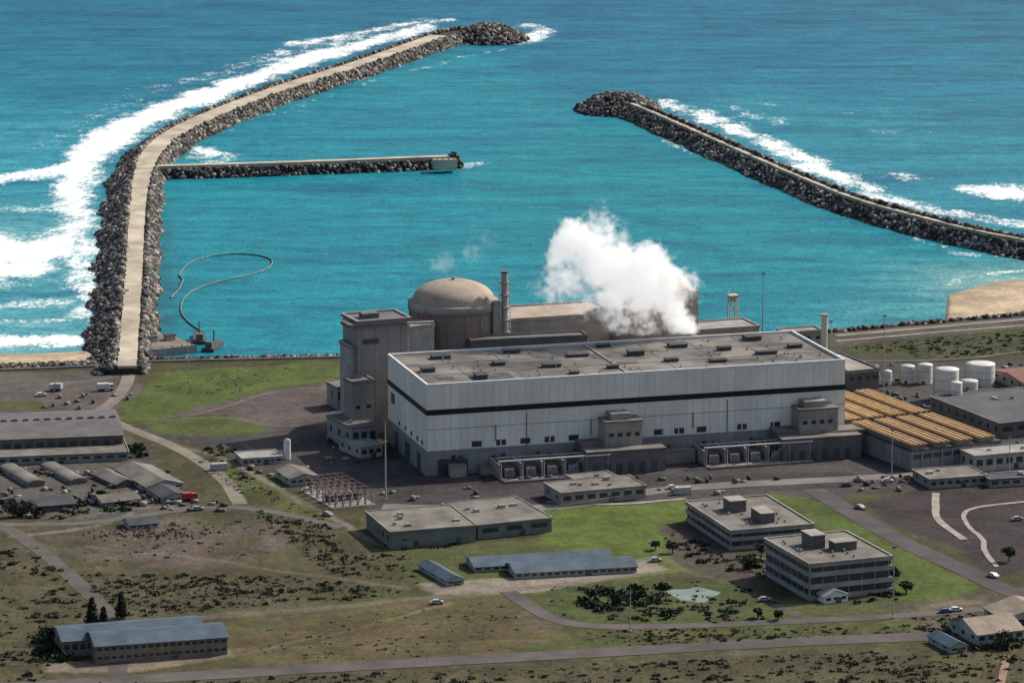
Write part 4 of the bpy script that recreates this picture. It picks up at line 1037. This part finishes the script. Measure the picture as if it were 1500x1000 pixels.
# ------------------------------------------------------------------ steam
puffs = []
def pf(u, v, r, y=1513, st=1.0):
    p = Wy(u, v, y); puffs.append((p, r*1540/F, st))
for a in [(1004, 494, 25), (1000, 476, 25), (988, 455, 27), (968, 430, 36), (935, 408, 48), (900, 388, 46), (866, 368, 42), (836, 352, 36), (955, 388, 40), (980, 398, 28), (905, 430, 34), (945, 448, 28), (870, 400, 34), (822, 374, 26)]: pf(*a)
for a in [(828, 408, 42, 1513, .48), (905, 468, 38, 1512, .40), (806, 425, 32, 1513, .42), (945, 480, 34, 1512, .38), (880, 350, 50, 1513, .42), (1000, 420, 34, 1510, .42), (860, 440, 36, 1512, .38)]: pf(*a)
def steam(name, puffs, dens):
    lo = Vector((min(p.x-r for p, r, s in puffs)-3, min(p.y-r for p, r, s in puffs)-2, min(p.z-r for p, r, s in puffs)-2))
    lo.z = max(lo.z, 35.5)
    hi = Vector((max(p.x+r for p, r, s in puffs)+3, max(p.y+r for p, r, s in puffs)+2, max(p.z+r for p, r, s in puffs)+4))
    c0 = (lo+hi)/2; d2 = (hi-lo)/2
    m = bpy.data.materials.new(name+'_volume'); m.use_nodes = True; nt = m.node_tree; nt.nodes.clear()
    out = nn(nt, 'ShaderNodeOutputMaterial')
    pos = nn(nt, 'ShaderNodeNewGeometry').outputs['Position']
    nz = nn(nt, 'ShaderNodeTexNoise'); nz.inputs['Scale'].default_value = .10; nz.inputs['Detail'].default_value = 5; nz.inputs['Roughness'].default_value = .62
    nt.links.new(pos, nz.inputs['Vector'])
    sb = nn(nt, 'ShaderNodeVectorMath', operation='SUBTRACT'); nt.links.new(nz.outputs['Color'], sb.inputs[0]); sb.inputs[1].default_value = (.5, .5, .5)
    wv = scalev(nt, sb.outputs[0], (20, 20, 20))
    ad = nn(nt, 'ShaderNodeVectorMath', operation='ADD'); nt.links.new(pos, ad.inputs[0]); nt.links.new(wv, ad.inputs[1]); pp = ad.outputs[0]
    cur = None
    for p, r, s in puffs:
        dn = nn(nt, 'ShaderNodeVectorMath', operation='DISTANCE'); nt.links.new(pp, dn.inputs[0]); dn.inputs[1].default_value = p
        mr = nn(nt, 'ShaderNodeMapRange'); nt.links.new(dn.outputs['Value'], mr.inputs[0])
        mr.inputs[1].default_value = r*1.05; mr.inputs[2].default_value = r*.35; mr.inputs[3].default_value = 0; mr.inputs[4].default_value = s
        cur = mr.outputs[0] if cur is None else math2(nt, 'MAXIMUM', cur, mr.outputs[0])
    fine = noise(nt, pos, .30, 4, .65)
    dd = math2(nt, 'SUBTRACT', cur, ramp(nt, fine, .65, .35, 0, .45))
    dd = math2(nt, 'MULTIPLY', math2(nt, 'MAXIMUM', dd, 0), dens)
    vs = nn(nt, 'ShaderNodeVolumeScatter'); vs.inputs['Color'].default_value = (.98, .98, .98, 1); nt.links.new(dd, vs.inputs['Density']); vs.inputs['Anisotropy'].default_value = 0.0
    em = nn(nt, 'ShaderNodeEmission'); em.inputs['Color'].default_value = (1, .985, .965, 1); nt.links.new(math2(nt, 'MULTIPLY', dd, .46), em.inputs['Strength'])  # vapour glows slightly: added emission stands in for multiple scattering
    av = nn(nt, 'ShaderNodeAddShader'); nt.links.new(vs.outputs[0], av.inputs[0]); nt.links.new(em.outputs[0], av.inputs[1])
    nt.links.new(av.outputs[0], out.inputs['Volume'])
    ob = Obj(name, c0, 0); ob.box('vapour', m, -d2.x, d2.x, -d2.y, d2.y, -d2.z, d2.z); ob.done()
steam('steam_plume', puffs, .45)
puffs = []
for a in [(650, 388, 26, 1500, .5), (690, 370, 20, 1500, .4), (715, 350, 18, 1500, .35)]: pf(*a)
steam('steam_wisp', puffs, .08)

# ------------------------------------------------------------------ light, world, camera
EL = rad(40); az = math.atan2(0.82, 0.57)
S = Vector((math.sin(az)*math.cos(EL), math.cos(az)*math.cos(EL), math.sin(EL)))
sun = bpy.data.lights.new('sun', 'SUN'); sun.energy = 4.8; sun.angle = rad(.5); sun.color = (1, .94, .83)
so = bpy.data.objects.new('sun', sun); so.rotation_euler = (-S).to_track_quat('-Z', 'Y').to_euler(); scene.collection.objects.link(so)
w = bpy.data.worlds.new('World'); scene.world = w; w.use_nodes = True; nt = w.node_tree
sky = nn(nt, 'ShaderNodeTexSky', sky_type='NISHITA'); sky.sun_disc = False; sky.sun_elevation = EL; sky.sun_rotation = az
sky.dust_density = 3.0
nt.links.new(sky.outputs[0], nt.nodes['Background'].inputs[0]); nt.nodes['Background'].inputs[1].default_value = 0.13
cam = bpy.data.cameras.new('camera'); cam.sensor_width = 36; cam.lens = 36*F/1500; cam.clip_start = 5; cam.clip_end = 80000
co = bpy.data.objects.new('camera', cam); co.location = (0, 0, CH); co.rotation_euler = (math.pi/2-PITCH, 0, 0); scene.collection.objects.link(co)
scene.camera = co
scene.view_settings.view_transform = 'Standard'; scene.view_settings.look = 'None'; scene.view_settings.exposure = 0
